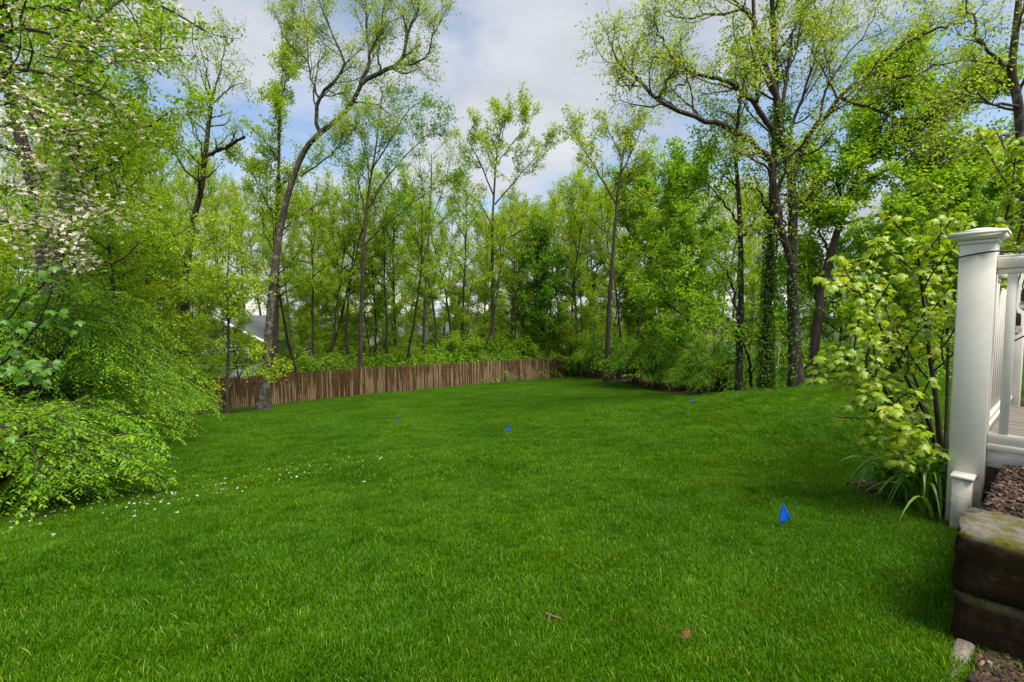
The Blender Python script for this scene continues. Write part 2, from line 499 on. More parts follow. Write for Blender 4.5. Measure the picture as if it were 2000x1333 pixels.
def lawn_mask(x, y):
    ok = bed(x, y) < 0.45
    s = (x - FA[0]) * FN[0] + (y - FA[1]) * FN[1]
    ok &= ~((s > -0.03) & (x < FB[0] + 0.3))
    r = (x - POST0[0]) * A_DIR[0] + (y - POST0[1]) * A_DIR[1]
    u = (x - POST0[0]) * B_DIR[0] + (y - POST0[1]) * B_DIR[1]
    ok &= ~((u > -0.62) & (r < -0.3) & (u > -0.02 - 0.0 * r)) & ~((r < -0.72) & (u > -0.44))
    ok &= ~((u > 0.02) & (r < 0.04))
    return ok

def scatter(d0, d1, step, jit, seed, margin=1.2):
    r = np.random.default_rng(seed)
    X = np.arange(-1.25 * d1 - margin, 1.25 * d1 + margin, step); Y = np.arange(d0, d1, step)
    x, y = np.meshgrid(X, Y); x = x.ravel(); y = y.ravel()
    x = x + r.uniform(-jit, jit, x.shape) * step; y = y + r.uniform(-jit, jit, y.shape) * step
    ok = (np.abs(x) < 1.15 * y + margin) & (x > -16.5) & (x < 14.5)
    x, y = x[ok], y[ok]
    ok = lawn_mask(x, y)
    return x[ok], y[ok]

def grass_object(name, zones, patches, label):
    """one mass of grass: small patches of blades set on the points of a mesh"""
    xs, ys, sc, vi = [], [], [], []
    for (d0, d1, step, s, lo, hi, seed) in zones:
        x, y = scatter(d0, d1, step, 0.38, seed)
        if step > 0.2:      # keep the wider patches off the beds
            e_ = step * 0.85
            k_ = np.ones(len(x), bool)
            for ox, oy in ((e_, 0), (-e_, 0), (0, e_), (0, -e_)): k_ &= bed(x + ox, y + oy) < 0.5
            x, y = x[k_], y[k_]
        r = np.random.default_rng(seed + 50)
        xs.append(x); ys.append(y); sc.append(s * r.uniform(0.8, 1.2, len(x))); vi.append(r.integers(lo, hi, len(x)))
    x = np.concatenate(xs); y = np.concatenate(ys); sc = np.concatenate(sc); vi = np.concatenate(vi)
    z = np.concatenate([hz(x[i:i + 4000], y[i:i + 4000]) for i in range(0, len(x), 4000)])
    r = np.random.default_rng(99)
    clump = 0.5 + 0.5 * np.sin(x * 2.3 + np.sin(y * 1.7) * 1.5) * np.sin(y * 2.9 + np.sin(x * 1.1) * 2)
    sc = sc * (0.92 + 0.16 * clump)
    me = bpy.data.meshes.new(name)
    me.vertices.add(len(x))
    me.vertices.foreach_set('co', np.stack([x, y, z], -1).astype(np.float32).ravel())
    for nm, ty, val in (('sc', 'FLOAT', sc.astype(np.float32)), ('vi', 'INT', vi.astype(np.int32)), ('rz', 'FLOAT', r.uniform(0, 6.283, len(x)).astype(np.float32))):
        a = me.attributes.new(nm, ty, 'POINT'); a.data.foreach_set('value', val)
    me.materials.append(M['grass'])
    o = link(name, me)
    ng = bpy.data.node_groups.new(name, 'GeometryNodeTree')
    ng.interface.new_socket('Geometry', in_out='INPUT', socket_type='NodeSocketGeometry')
    ng.interface.new_socket('Geometry', in_out='OUTPUT', socket_type='NodeSocketGeometry')
    n, l = ng.nodes, ng.links
    gi = n.new('NodeGroupInput'); go = n.new('NodeGroupOutput')
    g2i = n.new('GeometryNodeGeometryToInstance')
    for p in patches[::-1]:
        src = bpy.data.objects.new('grass_patch', p)
        oi = n.new('GeometryNodeObjectInfo'); oi.inputs['Object'].default_value = src
        oi.inputs['As Instance'].default_value = False
        l.new(oi.outputs['Geometry'], g2i.inputs[0])
    iop = n.new('GeometryNodeInstanceOnPoints')
    iop.inputs['Pick Instance'].default_value = True
    l.new(gi.outputs[0], iop.inputs['Points']); l.new(g2i.outputs[0], iop.inputs['Instance'])
    def na(nm, ty):
        q = n.new('GeometryNodeInputNamedAttribute'); q.data_type = ty; q.inputs['Name'].default_value = nm
        return q.outputs[0]
    l.new(na('vi', 'INT'), iop.inputs['Instance Index'])
    l.new(na('sc', 'FLOAT'), iop.inputs['Scale'])
    cx = n.new('ShaderNodeCombineXYZ'); l.new(na('rz', 'FLOAT'), cx.inputs['Z'])
    e2r = n.new('FunctionNodeEulerToRotation'); l.new(cx.outputs[0], e2r.inputs[0])
    l.new(e2r.outputs[0], iop.inputs['Rotation'])
    l.new(iop.outputs[0], go.inputs[0])
    md = o.modifiers.new('grass', 'NODES'); md.node_group = ng
    tag(o, label, 'grass', kind='stuff')
    print('grass points', len(x))
    return o
patches = [grass_patch('grass_blades', 0.26, 1250, 0.014, 0.030, 0.0024, 3, 11 + i) for i in range(5)] + \
          [grass_patch('grass_blades', 0.55, 2400, 0.014, 0.029, 0.0040, 2, 31 + i) for i in range(4)] + \
          [grass_patch('grass_blades', 1.1, 3400, 0.014, 0.027, 0.0072, 1, 51 + i) for i in range(3)]
grass_object('lawn_grass', [(0.9, 4.6, 0.125, 1.0, 0, 5, 1), (4.4, 10.5, 0.25, 1.0, 5, 9, 2), (10.0, 36.5, 0.55, 1.0, 9, 12, 3)], patches,
             'mown bright green grass covering the sloping back lawn')

# ------------------------------------------------------------------ tree building
def leaf_mesh_arrays(P, D, Nn, Ln, Wd, fold=0.18, droop=0.15):
    D = norm(D); B = norm(np.cross(D, Nn)); Nn = np.cross(B, D)
    Ln = Ln[:, None]; Wd = Wd[:, None]
    v0 = P
    v1 = P + D * 0.42 * Ln + B * Wd * 0.5 + Nn * Wd * fold
    v2 = P + D * Ln - Nn * Ln * droop
    v3 = P + D * 0.42 * Ln - B * Wd * 0.5 + Nn * Wd * fold
    V = np.stack([v0, v1, v2, v3], 1).reshape(-1, 3)
    b = (np.arange(len(P)) * 4)[:, None]
    Fc = np.concatenate([b + np.array([[0, 1, 2]]), b + np.array([[0, 2, 3]])], 0)
    return V, Fc

class Wood:
    def __init__(self):
        self.V, self.F, self.n = [], [], 0
        self.lines = []            # (pts, radius at start, radius at end)
    def add(self, V, Fc):
        self.V.append(V); self.F.append(Fc + self.n); self.n += len(V)
    def line(self, pts, r0, r1, sides=6, keep=True, pw=1.0):
        n = len(pts)
        rad = r0 + (r1 - r0) * np.linspace(0, 1, n) ** pw
        self.add(*tube(pts, rad, sides))
        if keep: self.lines.append((pts, r0, r1))
    def twigs(self, P, D, Ln, r):
        """many straight three-sided twigs at once"""
        n = len(P)
        a = norm(np.cross(D, np.array([0.3, 0.2, 0.93]))); b = np.cross(D, a)
        E = P + D * Ln[:, None]
        vs = []
        for q, rr in ((P, r), (E, r * 0.35)):
            for k in range(3):
                an = 2 * np.pi * k / 3
                vs.append(q + (a * math.cos(an) + b * math.sin(an)) * rr)
        V = np.stack(vs, 1).reshape(-1, 3)
        bb = (np.arange(n) * 6)[:, None]
        Fc = np.concatenate([bb + np.array([[k, (k + 1) % 3, 3 + (k + 1) % 3, 3 + k]]) for k in range(3)], 0)
        self.add(V, Fc)
    def mesh(self, name, mat):
        return mesh(name, np.concatenate(self.V), np.concatenate(self.F), mat, smooth=True)

def grow(r, p0, d0, Ln, nseg, wander, trop):
    pts = [np.asarray(p0, float)]
    d = norm(np.asarray(d0, float))
    st = Ln / nseg
    for i in range(nseg):
        d = norm(d + r.normal(0, wander, 3) + np.array([0, 0, trop]))
        pts.append(pts[-1] + d * st)
    return np.array(pts)

def side_dir(r, t, ang, az=None):
    ref = np.array([0, 0, 1.0]) if abs(t[2]) < 0.9 else np.array([1.0, 0, 0])
    a = norm(np.cross(t, ref)); b = np.cross(t, a)
    az = r.uniform(0, 2 * np.pi) if az is None else az
    return norm(t * math.cos(ang) + (a * math.cos(az) + b * math.sin(az)) * math.sin(ang))

def sub_branches(r, W, line, n, t0, ratio, ang=(35, 60), nseg=6, wander=0.16, trop=0.05, sides=4, rk=0.5, minlen=0.3):
    pts, ra, rb = line
    Ltot = np.linalg.norm(np.diff(pts, axis=0), axis=1).sum()
    res = []
    for i in range(n):
        t = t0 + (1 - t0) * (i + r.random()) / n
        k = min(int(t * (len(pts) - 1)), len(pts) - 2)
        f = t * (len(pts) - 1) - k
        p = pts[k] * (1 - f) + pts[k + 1] * f
        tg = norm(pts[k + 1] - pts[k])
        d = side_dir(r, tg, R(r.uniform(*ang)))
        Ln = max(minlen, Ltot * ratio * r.uniform(0.6, 1.2) * (1 - 0.55 * t))
        rr = max(0.006, (ra + (rb - ra) * t) * rk)
        q = grow(r, p, d, Ln, nseg, wander, trop)
        W.line(q, rr, max(0.004, rr * 0.3), sides, keep=False)
        res.append((q, rr, max(0.004, rr * 0.3)))
    return res

def sample_lines(r, lines, per_m, t0=0.15, bias=1.0):
    Ps, Ts = [], []
    for pts, ra, rb in lines:
        Ls = np.linalg.norm(np.diff(pts, axis=0), axis=1).sum()
        n = r.poisson(Ls * (1 - t0) * per_m)
        if n == 0: continue
        t = t0 + (1 - t0) * r.random(n) ** (1 / bias)
        k = np.minimum((t * (len(pts) - 1)).astype(int), len(pts) - 2)
        f = (t * (len(pts) - 1) - k)[:, None]
        Ps.append(pts[k] * (1 - f) + pts[k + 1] * f)
        Ts.append(norm(pts[k + 1] - pts[k]))
    if not Ps: return np.zeros((0, 3)), np.zeros((0, 3))
    return np.concatenate(Ps), np.concatenate(Ts)

def leafy(r, W, lines, per_m, twig, leaves_per, ll, lw, up=0.35, jitter=0.06, flat=0.5, t0=0.15, twig_r=0.005, droop=0.25, bias=1.2, tshift=0.0, clump=None):
    """twigs along the branches and leaves along the twigs; returns the leaf arrays"""
    P, T = sample_lines(r, lines, per_m * LEAFK, t0, bias)
    n = len(P)
    rnd = norm(r.normal(0, 1, (n, 3)) * np.array([1, 1, 1 - 0.55 * flat]))
    D = norm(T * 0.55 + rnd * 0.95 + np.array([0, 0, up * (1 - 0.6 * flat)]))
    Ln = r.uniform(twig[0], twig[1], n)
    W.twigs(P[::2], D[::2], Ln[::2], twig_r * 0.8)
    m = int(leaves_per * 1.6)
    k = np.repeat(np.arange(n), m)
    u = r.uniform(0.15, 1.05, n * m)
    Q = P[k] + D[k] * (Ln[k] * u)[:, None] + r.normal(0, jitter, (n * m, 3))
    LD = norm(D[k] * 0.6 + r.normal(0, 0.75, (n * m, 3)) - np.array([0, 0, droop]))
    NN = norm(np.array([0, 0, 1.0]) + r.normal(0, 0.55, (n * m, 3)))
    ln = r.uniform(ll[0], ll[1], n * m)
    V, Fc = leaf_mesh_arrays(Q, LD, NN, ln, ln * lw)
    tw = np.clip(r.normal(0.45 + tshift, 0.16, n), 0, 1)
    ti = np.clip(tw[k] + r.normal(0, 0.14, n * m), 0, 1)
    return V, Fc, np.repeat(ti, 4)

LEAFK = 3.2
def crown_mesh(name, parts, mat):
    Vs, Fs, Ts, n = [], [], [], 0
    for V, Fc, t in parts:
        Vs.append(V); Fs.append(Fc + n); Ts.append(t); n += len(V)
    return mesh(name, np.concatenate(Vs), np.concatenate(Fs), mat, tint=np.concatenate(Ts))

TREES = {'leaves': 0}
def place_tree(name, base, W, parts, bark, leaf, label, cat='tree', group=None, crown='crown', trunk='trunk'):
    """wood and leaves are given in world coordinates; the thing stands at base"""
    root = link(name, None, loc=tuple(base))
    wm = W.mesh('trunk', M[bark]); wm.transform(Matrix.Translation(-Vector(base)))
    link(trunk, wm, root)
    if parts:
        cm = crown_mesh('crown', parts, M[leaf]); cm.transform(Matrix.Translation(-Vector(base)))
        link(crown, cm, root)
        TREES['leaves'] += len(cm.polygons) // 2
    tag(root, label, cat, group)
    return root

def flare(pts, r0, r1, n, k=1.7, h=0.5):
    """trunk radius along its length with a root flare"""
    s = np.concatenate([[0], np.cumsum(np.linalg.norm(np.diff(pts, axis=0), axis=1))])
    rad = r0 + (r1 - r0) * (s / s[-1])
    return rad * (1 + (k - 1) * np.exp(-s / h))

def hero(px_pts, n=24):
    return resample([at(*p) for p in px_pts], n)

def hero_tree(name, label, bark, leaf, trunk, r0, r1, limbs, seed, subs=(5, 0.35), subs2=(3, 0.4), per_m=5, twig=(0.25, 0.55), lp=5, ll=(0.09, 0.15), lw=0.6,
              top=True, flat=0.2, extra=None, kflare=1.6, tshift=0.0, t0limb=0.2, trunk_leaf=None, up=0.35, cat='tree', group=None, root_spread=True, droop=0.25):
    r = np.random.default_rng(seed)
    W = Wood()
    r0, r1 = r0 * 0.80, r1 * 0.75
    limbs = [(a * 0.74, b * 0.8, p) for a, b, p in limbs]
    tp = [at(*p) for p in trunk]
    g = np.array([tp[0][0], tp[0][1], gz(tp[0][0], tp[0][1]) - 0.08])
    tp = [g] + tp[1:]
    pts = resample(tp, 30)
    W.add(*tube(pts, flare(pts, r0, r1, 30, kflare), 12))
    if root_spread and kflare > 1.3:
        for k in range(6):
            az = k * 1.05 + r.uniform(-0.3, 0.3)
            d = np.array([math.cos(az), math.sin(az), 0])
            q = np.array([g + d * r0 * 0.6 + [0, 0, r0 * 1.9], g + d * r0 * 1.25 + [0, 0, r0 * 0.75], g + d * r0 * 1.9 + [0, 0, 0.07], g + d * r0 * 2.6 - [0, 0, 0.06]])
            W.line(resample(q, 6), r0 * 0.42, r0 * 0.12, 6, keep=False)
    mains = []
    for lim in limbs:
        a, b, p = lim[0], lim[1], lim[2]
        q = resample([at(*x) for x in p], 14)
        q[1:-1] += r.normal(0, 0.03, (12, 3))
        W.line(q, a, b, 8, keep=False)
        mains.append((q, a, b))
    if top:
        mains.append((pts[12:], r0 * 0.5, r1))
    s1 = []
    for ln in mains:
        Ls = np.linalg.norm(np.diff(ln[0], axis=0), axis=1).sum()
        s1 += sub_branches(r, W, ln, max(2, int(subs[0] * Ls / 3)), t0limb, subs[1], nseg=7, wander=0.2, trop=0.08, sides=5)
    s2 = []
    for ln in s1:
        s2 += sub_branches(r, W, ln, subs2[0], 0.3, subs2[1], nseg=5, wander=0.2, trop=0.06, sides=3)
    parts = []
    if lp > 0:
        parts.append(leafy(r, W, s1 + s2, per_m, twig, lp, ll, lw, flat=flat, tshift=tshift, up=up, droop=droop))
        parts.append(leafy(r, W, [m for m in mains], per_m * 0.35, twig, lp, ll, lw, flat=flat, tshift=tshift, t0=0.55, up=up))
    root = place_tree(name, g, W, parts, bark, leaf, label, cat, group)
    if extra:
        iv = []
        extra(r, W, pts, iv)
        im = crown_mesh('ivy', iv, M['ivy']); im.transform(Matrix.Translation(-Vector(g)))
        link('ivy', im, root)
    return root

def ivy_on(r, pts, rad0, rad1, n, zmax=None, size=(0.05, 0.095)):
    """leaves of a climber lying on a stem"""
    k = np.sort(r.uniform(0, len(pts) - 1.01, n)); i = k.astype(int); f = (k - i)[:, None]
    c = pts[i] * (1 - f) + pts[i + 1] * f
    th = r.uniform(0, 2 * np.pi, n)
    u = np.stack([np.cos(th), np.sin(th), np.zeros(n)], -1)
    rr = rad0 + (rad1 - rad0) * k / len(pts)
    P = c + u * (rr * r.uniform(1.0, 1.2, n))[:, None] + r.normal(0, 0.02, (n, 3))
    D = norm(u * 0.5 + r.normal(0, 0.5, (n, 3)) - np.array([0, 0, 0.7]))
    ln = r.uniform(size[0], size[1], n)
    V, Fc = leaf_mesh_arrays(P, D, norm(u + r.normal(0, 0.3, (n, 3)) + [0, 0, 0.4]), ln, ln * 0.85)
    return V, Fc, np.repeat(np.clip(r.normal(0.5, 0.25, n), 0, 1), 4)

# ---- the leaning grey tree by the fence
hero_tree('leaning_tree', 'tall grey-barked tree leaning right in front of the brown fence, sparse olive leaves', 'bark_grey', 'leaf_olive',
    [(514, 803, 18.6), (519, 725, 18.6), (526, 640, 18.6), (535, 540, 18.6), (549, 440, 18.6), (572, 350, 18.5), (598, 290, 18.4), (628, 258, 18.3), (668, 226, 18.2), (692, 192, 18.1), (708, 160, 18.0)], 0.235, 0.10,
    [(0.12, 0.03, [(705, 164, 18.0), (740, 141, 17.9), (775, 126, 17.8), (790, 95, 17.7), (802, 55, 17.6), (822, 5, 17.5), (835, -60, 17.4)]),
     (0.10, 0.025, [(704, 164, 18.0), (719, 130, 18.2), (722, 90, 18.4), (716, 40, 18.6), (710, -30, 18.8), (700, -90, 18.9)]),
     (0.11, 0.025, [(626, 262, 18.3), (617, 235, 18.2), (620, 200, 18.0), (634, 178, 17.9), (660, 150, 17.7), (673, 122, 17.5), (660, 92, 17.4), (640, 50, 17.2), (622, 0, 17.0)]),
     (0.06, 0.015, [(622, 190, 18.0), (610, 160, 18.3), (600, 120, 18.6), (601, 75, 18.8), (590, 10, 19.1), (580, -50, 19.3)]),
     (0.05, 0.015, [(690, 200, 18.1), (730, 203, 17.6), (757, 222, 17.3), (772, 240, 17.0)]),
     (0.05, 0.02, [(672, 232, 18.2), (684, 246, 18.0), (696, 240, 17.8), (694, 262, 17.7)]),
     (0.045, 0.012, [(588, 345, 18.4), (632, 315, 18.0), (668, 282, 17.6), (692, 246, 17.2)]),
     (0.06, 0.015, [(775, 126, 17.8), (802, 128, 17.5), (832, 108, 17.2), (852, 60, 17.0), (872, 15, 16.8)]),
     (0.05, 0.015, [(742, 140, 17.9), (738, 105, 17.7), (744, 60, 17.5), (752, 0, 17.2)]),
     (0.05, 0.012, [(600, 120, 18.6), (570, 90, 18.8), (548, 60, 19.0), (540, 20, 19.2)])],
    3, subs=(9, 0.42), subs2=(6, 0.5), per_m=2.9, lp=5, ll=(0.055, 0.105), lw=0.5, top=False, flat=0.1, kflare=2.1)

# ---- the upright tree with the dead top behind it
hero_tree('dead_topped_tree', 'slim upright tree with a bare dead top beside the leaning trunk', 'bark', 'leaf_yellow',
    [(532, 740, 23), (538, 640, 23), (541, 520, 23), (541, 430, 23), (544, 340, 23), (546, 250, 23), (549, 195, 23)], 0.21, 0.07,
    [(0.05, 0.008, [(548, 200, 23), (546, 170, 23), (552, 150, 23), (550, 115, 23), (545, 85, 23)]),
     (0.04, 0.008, [(548, 195, 23), (556, 165, 23), (558, 140, 23), (552, 105, 23)]),
     (0.06, 0.02, [(543, 370, 23), (560, 352, 22.8), (575, 335, 22.5)]),
     (0.05, 0.012, [(541, 420, 23), (510, 380, 23.5), (492, 330, 24), (470, 300, 24.3)]),
     (0.05, 0.012, [(541, 460, 23), (590, 420, 22), (620, 400, 21.5)])],
    4, subs=(6, 0.45), subs2=(4, 0.5), per_m=4.0, lp=5, ll=(0.09, 0.15), top=True, flat=0.3)

# ---- dark tree with a snapped limb, left
hero_tree('dark_tree', 'dark-trunked tree with a snapped bare limb rising behind the left shrub', 'bark_dark', 'leaf_yellow',
    [(352, 745, 22), (360, 620, 22), (368, 500, 22), (378, 430, 22), (392, 375, 22), (400, 310, 22), (408, 240, 22), (416, 182, 22)], 0.27, 0.10,
    [(0.13, 0.07, [(402, 306, 22), (425, 293, 21.7), (450, 284, 21.4), (478, 268, 21.1)]),
     (0.06, 0.008, [(414, 190, 22), (405, 150, 22), (395, 110, 22), (385, 60, 22)]),
     (0.06, 0.008, [(414, 190, 22), (430, 140, 22), (440, 90, 22.2), (442, 50, 22.4)]),
     (0.05, 0.008, [(411, 210, 22), (440, 180, 21.5), (462, 165, 21), (490, 170, 20.5)]),
     (0.05, 0.008, [(408, 240, 22), (380, 190, 22.5), (362, 150, 23), (350, 120, 23.2)])],
    5, subs=(8, 0.5), subs2=(4, 0.5), per_m=2.0, lp=3, ll=(0.07, 0.11), top=True, flat=0.1, tshift=-0.1)

# ---- big trunk on the left behind the shrubs
def a_crown(r, W, pts, parts):
    pass
hero_tree('tall_left_tree', 'thick grey-brown trunk rising behind the arching shrubs at the left', 'bark', 'leaf_yellow',
    [(118, 690, 12.5), (119, 600, 12.5), (121, 500, 12.5), (126, 420, 12.5), (135, 330, 12.5), (141, 240, 12.5), (142, 150, 12.5), (140, 50, 12.5), (136, -80, 12.5)], 0.26, 0.19,
    [(0.06, 0.012, [(141, 215, 12.5), (190, 150, 12), (250, 90, 11.5), (320, 50, 11)]),
     (0.06, 0.012, [(140, 100, 12.5), (200, 30, 12.7), (270, -20, 13), (360, -50, 13)]),
     (0.06, 0.012, [(140, 150, 12.5), (90, 80, 13), (40, 40, 13.5), (-40, 20, 14)]),
     (0.06, 0.012, [(138, 260, 12.5), (210, 245, 12), (280, 250, 11.5), (340, 212, 11)]),
     (0.05, 0.012, [(139, 30, 12.5), (180, -20, 11.5), (240, -60, 10.5)]),
     (0.05, 0.012, [(132, 350, 12.5), (190, 330, 12.8), (250, 300, 13), (310, 250, 13.2)])],
    6, subs=(7, 0.45), subs2=(4, 0.5), per_m=4, lp=6, ll=(0.07, 0.12), top=True, flat=0.4, kflare=1.3)
hero_tree('second_left_tree', 'dark stem curving up to the left edge behind the white dogwood', 'bark_dark', 'leaf_green',
    [(95, 690, 11), (88, 560, 11), (72, 400, 11), (44, 280, 11), (26, 220, 11), (15, 140, 11), (5, 50, 11), (0, -60, 11)], 0.19, 0.13,
    [(0.05, 0.012, [(20, 170, 11), (70, 160, 10.6), (120, 155, 10.3), (170, 140, 10)]),
     (0.05, 0.012, [(30, 240, 11), (90, 190, 10.6), (140, 190, 10.3), (210, 168, 10)]),
     (0.05, 0.012, [(8, 90, 11), (60, 30, 10.5), (110, 10, 10), (180, -10, 9.5)]),
     (0.05, 0.012, [(5, 60, 11), (-40, 0, 11), (-100, -50, 11)])],
    7, subs=(6, 0.45), subs2=(4, 0.5), per_m=2.4, lp=5, ll=(0.07, 0.12), flat=0.4, kflare=1.2)

# ---- trees beyond the fence, centre
hero_tree('ascending_tree', 'slender tree with many steep ascending branches and dark green leaves beyond the fence', 'bark', 'leaf_deep',
    [(702, 725, 25), (705, 620, 25), (709, 520, 25), (713, 440, 25), (722, 360, 25), (734, 290, 25), (742, 220, 25), (748, 180, 25)], 0.17, 0.03,
    [(0.05, 0.01, [(711, 480, 25), (770, 425, 24.5), (840, 375, 24), (905, 335, 23.5)]),
     (0.06, 0.01, [(716, 410, 25), (762, 340, 24.6), (820, 275, 24.2), (885, 232, 23.8)]),
     (0.05, 0.01, [(714, 430, 25), (698, 350, 25.4), (672, 300, 25.8), (640, 270, 26)]),
     (0.05, 0.01, [(728, 330, 25), (770, 260, 24.6), (800, 215, 24.4), (830, 190, 24.2)]),
     (0.04, 0.01, [(722, 360, 25), (716, 290, 25.3), (700, 230, 25.5), (690, 190, 25.6)])],
    8, subs=(6, 0.35), subs2=(3, 0.5), per_m=3.6, lp=4, ll=(0.09, 0.15), lw=0.45, flat=0.2, kflare=1.3)
hero_tree('vase_tree', 'thin nearly bare tree with a vase of straight branches behind the fence', 'bark', 'leaf_yellow',
    [(825, 720, 30.2), (829, 620, 30.2), (834, 520, 30.2), (838, 440, 30.2), (842, 370, 30.2), (843, 300, 30.2)], 0.16, 0.03,
    [(0.05, 0.008, [(838, 450, 30.2), (826, 380, 30.2), (820, 320, 30.2), (812, 260, 30.2)]),
     (0.05, 0.008, [(838, 440, 30.2), (866, 370, 30.2), (880, 310, 30.2), (893, 270, 30.2)]),
     (0.045, 0.008, [(837, 460, 30.2), (800, 415, 30.5), (770, 395, 30.7)]),
     (0.045, 0.008, [(838, 450, 30.2), (880, 420, 29.8), (905, 400, 29.5)]),
     (0.04, 0.008, [(832, 560, 30.2), (860, 545, 29.7), (880, 530, 29.2)])],
    9, subs=(6, 0.4), subs2=(3, 0.5), per_m=1.8, lp=3, ll=(0.08, 0.13), flat=0.1, kflare=1.3)
hero_tree('oak_tree', 'tall tree with an open forked olive crown standing alone against the central sky', 'bark', 'leaf_olive',
    [(963, 690, 34.0), (962, 560, 34.0), (962, 440, 34.0), (966, 360, 34.0), (971, 300, 34.0), (980, 250, 34.0), (996, 215, 34.0)], 0.24, 0.03,
    [(0.08, 0.01, [(962, 440, 34.0), (930, 390, 34.0), (895, 365, 34.0), (860, 340, 34.0)]),
     (0.08, 0.01, [(965, 385, 34.0), (938, 320, 34.0), (915, 270, 34.0), (930, 235, 34.0)]),
     (0.08, 0.01, [(966, 400, 34.0), (1005, 355, 34.0), (1045, 310, 34.0), (1080, 275, 34.0)]),
     (0.07, 0.01, [(962, 500, 34.0), (1000, 460, 33.5), (1045, 440, 33.0), (1090, 420, 32.5)]),
     (0.06, 0.01, [(970, 320, 34.0), (1010, 270, 34.0), (1030, 235, 34.0), (1020, 200, 34.0)]),
     (0.06, 0.01, [(975, 290, 34.0), (985, 240, 34.5), (965, 205, 35.0)])],
    10, subs=(6, 0.42), subs2=(4, 0.5), per_m=3.2, lp=4, ll=(0.11, 0.18), flat=0.1, kflare=1.3)
hero_tree('centre_right_tree', 'tall straight tree with forked light olive crown near the fence corner', 'bark', 'leaf_olive',
    [(1185, 705, 28), (1190, 600, 28), (1197, 500, 28), (1203, 420, 28), (1208, 360, 28), (1218, 300, 28), (1228, 245, 28)], 0.24, 0.03,
    [(0.08, 0.01, [(1204, 400, 28), (1170, 340, 28), (1140, 290, 28), (1110, 245, 28)]),
     (0.08, 0.01, [(1208, 360, 28), (1245, 330, 28), (1290, 312, 28)]),
     (0.08, 0.01, [(1211, 345, 28), (1240, 280, 28), (1272, 215, 28)]),
     (0.05, 0.01, [(1202, 430, 28), (1235, 400, 27.5), (1262, 385, 27)]),
     (0.05, 0.01, [(1216, 310, 28), (1190, 260, 28.3), (1180, 230, 28.5)])],
    11, subs=(6, 0.42), subs2=(4, 0.5), per_m=3.6, lp=4, ll=(0.1, 0.16), flat=0.1, kflare=1.3)

# ---- right-hand group at the edge of the lawn
def ivy_low(n, r0, r1, frac=0.6):
    def f(r, W, pts, parts):
        parts.append(ivy_on(r, pts[:int(len(pts) * frac)], r0, r1, n))
    return f
hero_tree('forked_tree', 'slim dark forked tree standing at the lawn edge, first of the right group', 'bark_dark', 'leaf_green',
    [(1443, 779, 13.3), (1444, 700, 13.3), (1447, 610, 13.3), (1447, 510, 13.3), (1445, 430, 13.3), (1440, 350, 13.3), (1437, 300, 13.3), (1444, 210, 13.3), (1460, 130, 13.3)], 0.13, 0.04,
    [(0.06, 0.012, [(1444, 640, 13.3), (1432, 570, 13.2), (1420, 530, 13), (1390, 505, 12.8)]),
     (0.045, 0.01, [(1442, 650, 13.3), (1415, 640, 13), (1385, 640, 12.7), (1360, 620, 12.5)]),
     (0.05, 0.01, [(1445, 440, 13.3), (1400, 380, 13.5), (1370, 350, 13.7)]),
     (0.05, 0.01, [(1446, 470, 13.3), (1470, 430, 13.6), (1490, 400, 13.8)]),
     (0.07, 0.03, [(1470, 782, 13.6), (1466, 730, 13.5), (1460, 690, 13.4), (1449, 650, 13.3)])],
    12, subs=(5, 0.4), subs2=(3, 0.5), per_m=4.5, lp=5, ll=(0.07, 0.12), flat=0.3, kflare=1.4, extra=ivy_low(250, 0.13, 0.1, 0.4))
hero_tree('ivy_tree', 'straight trunk wrapped in ivy, second from the left in the right group', 'bark_dark', 'leaf_green',
    [(1495, 779, 13.0), (1496, 700, 13.0), (1499, 600, 13.0), (1504, 500, 13.0), (1508, 400, 13.0), (1511, 320, 13.0), (1516, 200, 13.0), (1512, 80, 13.0), (1505, -60, 13)], 0.155, 0.08,
    [(0.05, 0.01, [(1506, 430, 13), (1480, 370, 13.3), (1470, 330, 13.5)]),
     (0.05, 0.01, [(1514, 190, 13), (1470, 110, 13.4), (1440, 50, 13.8)]),
     (0.05, 0.01, [(1512, 120, 13), (1560, 40, 13.4), (1590, -30, 13.8)])],
    13, subs=(5, 0.4), subs2=(3, 0.5), per_m=3.5, lp=4, ll=(0.07, 0.12), flat=0.3, kflare=1.35, extra=ivy_low(3000, 0.165, 0.12, 0.55), t0limb=0.4)
def big_extra(r, W, pts, parts):
    parts.append(ivy_on(r, pts[:20], 0.30, 0.19, 2600))
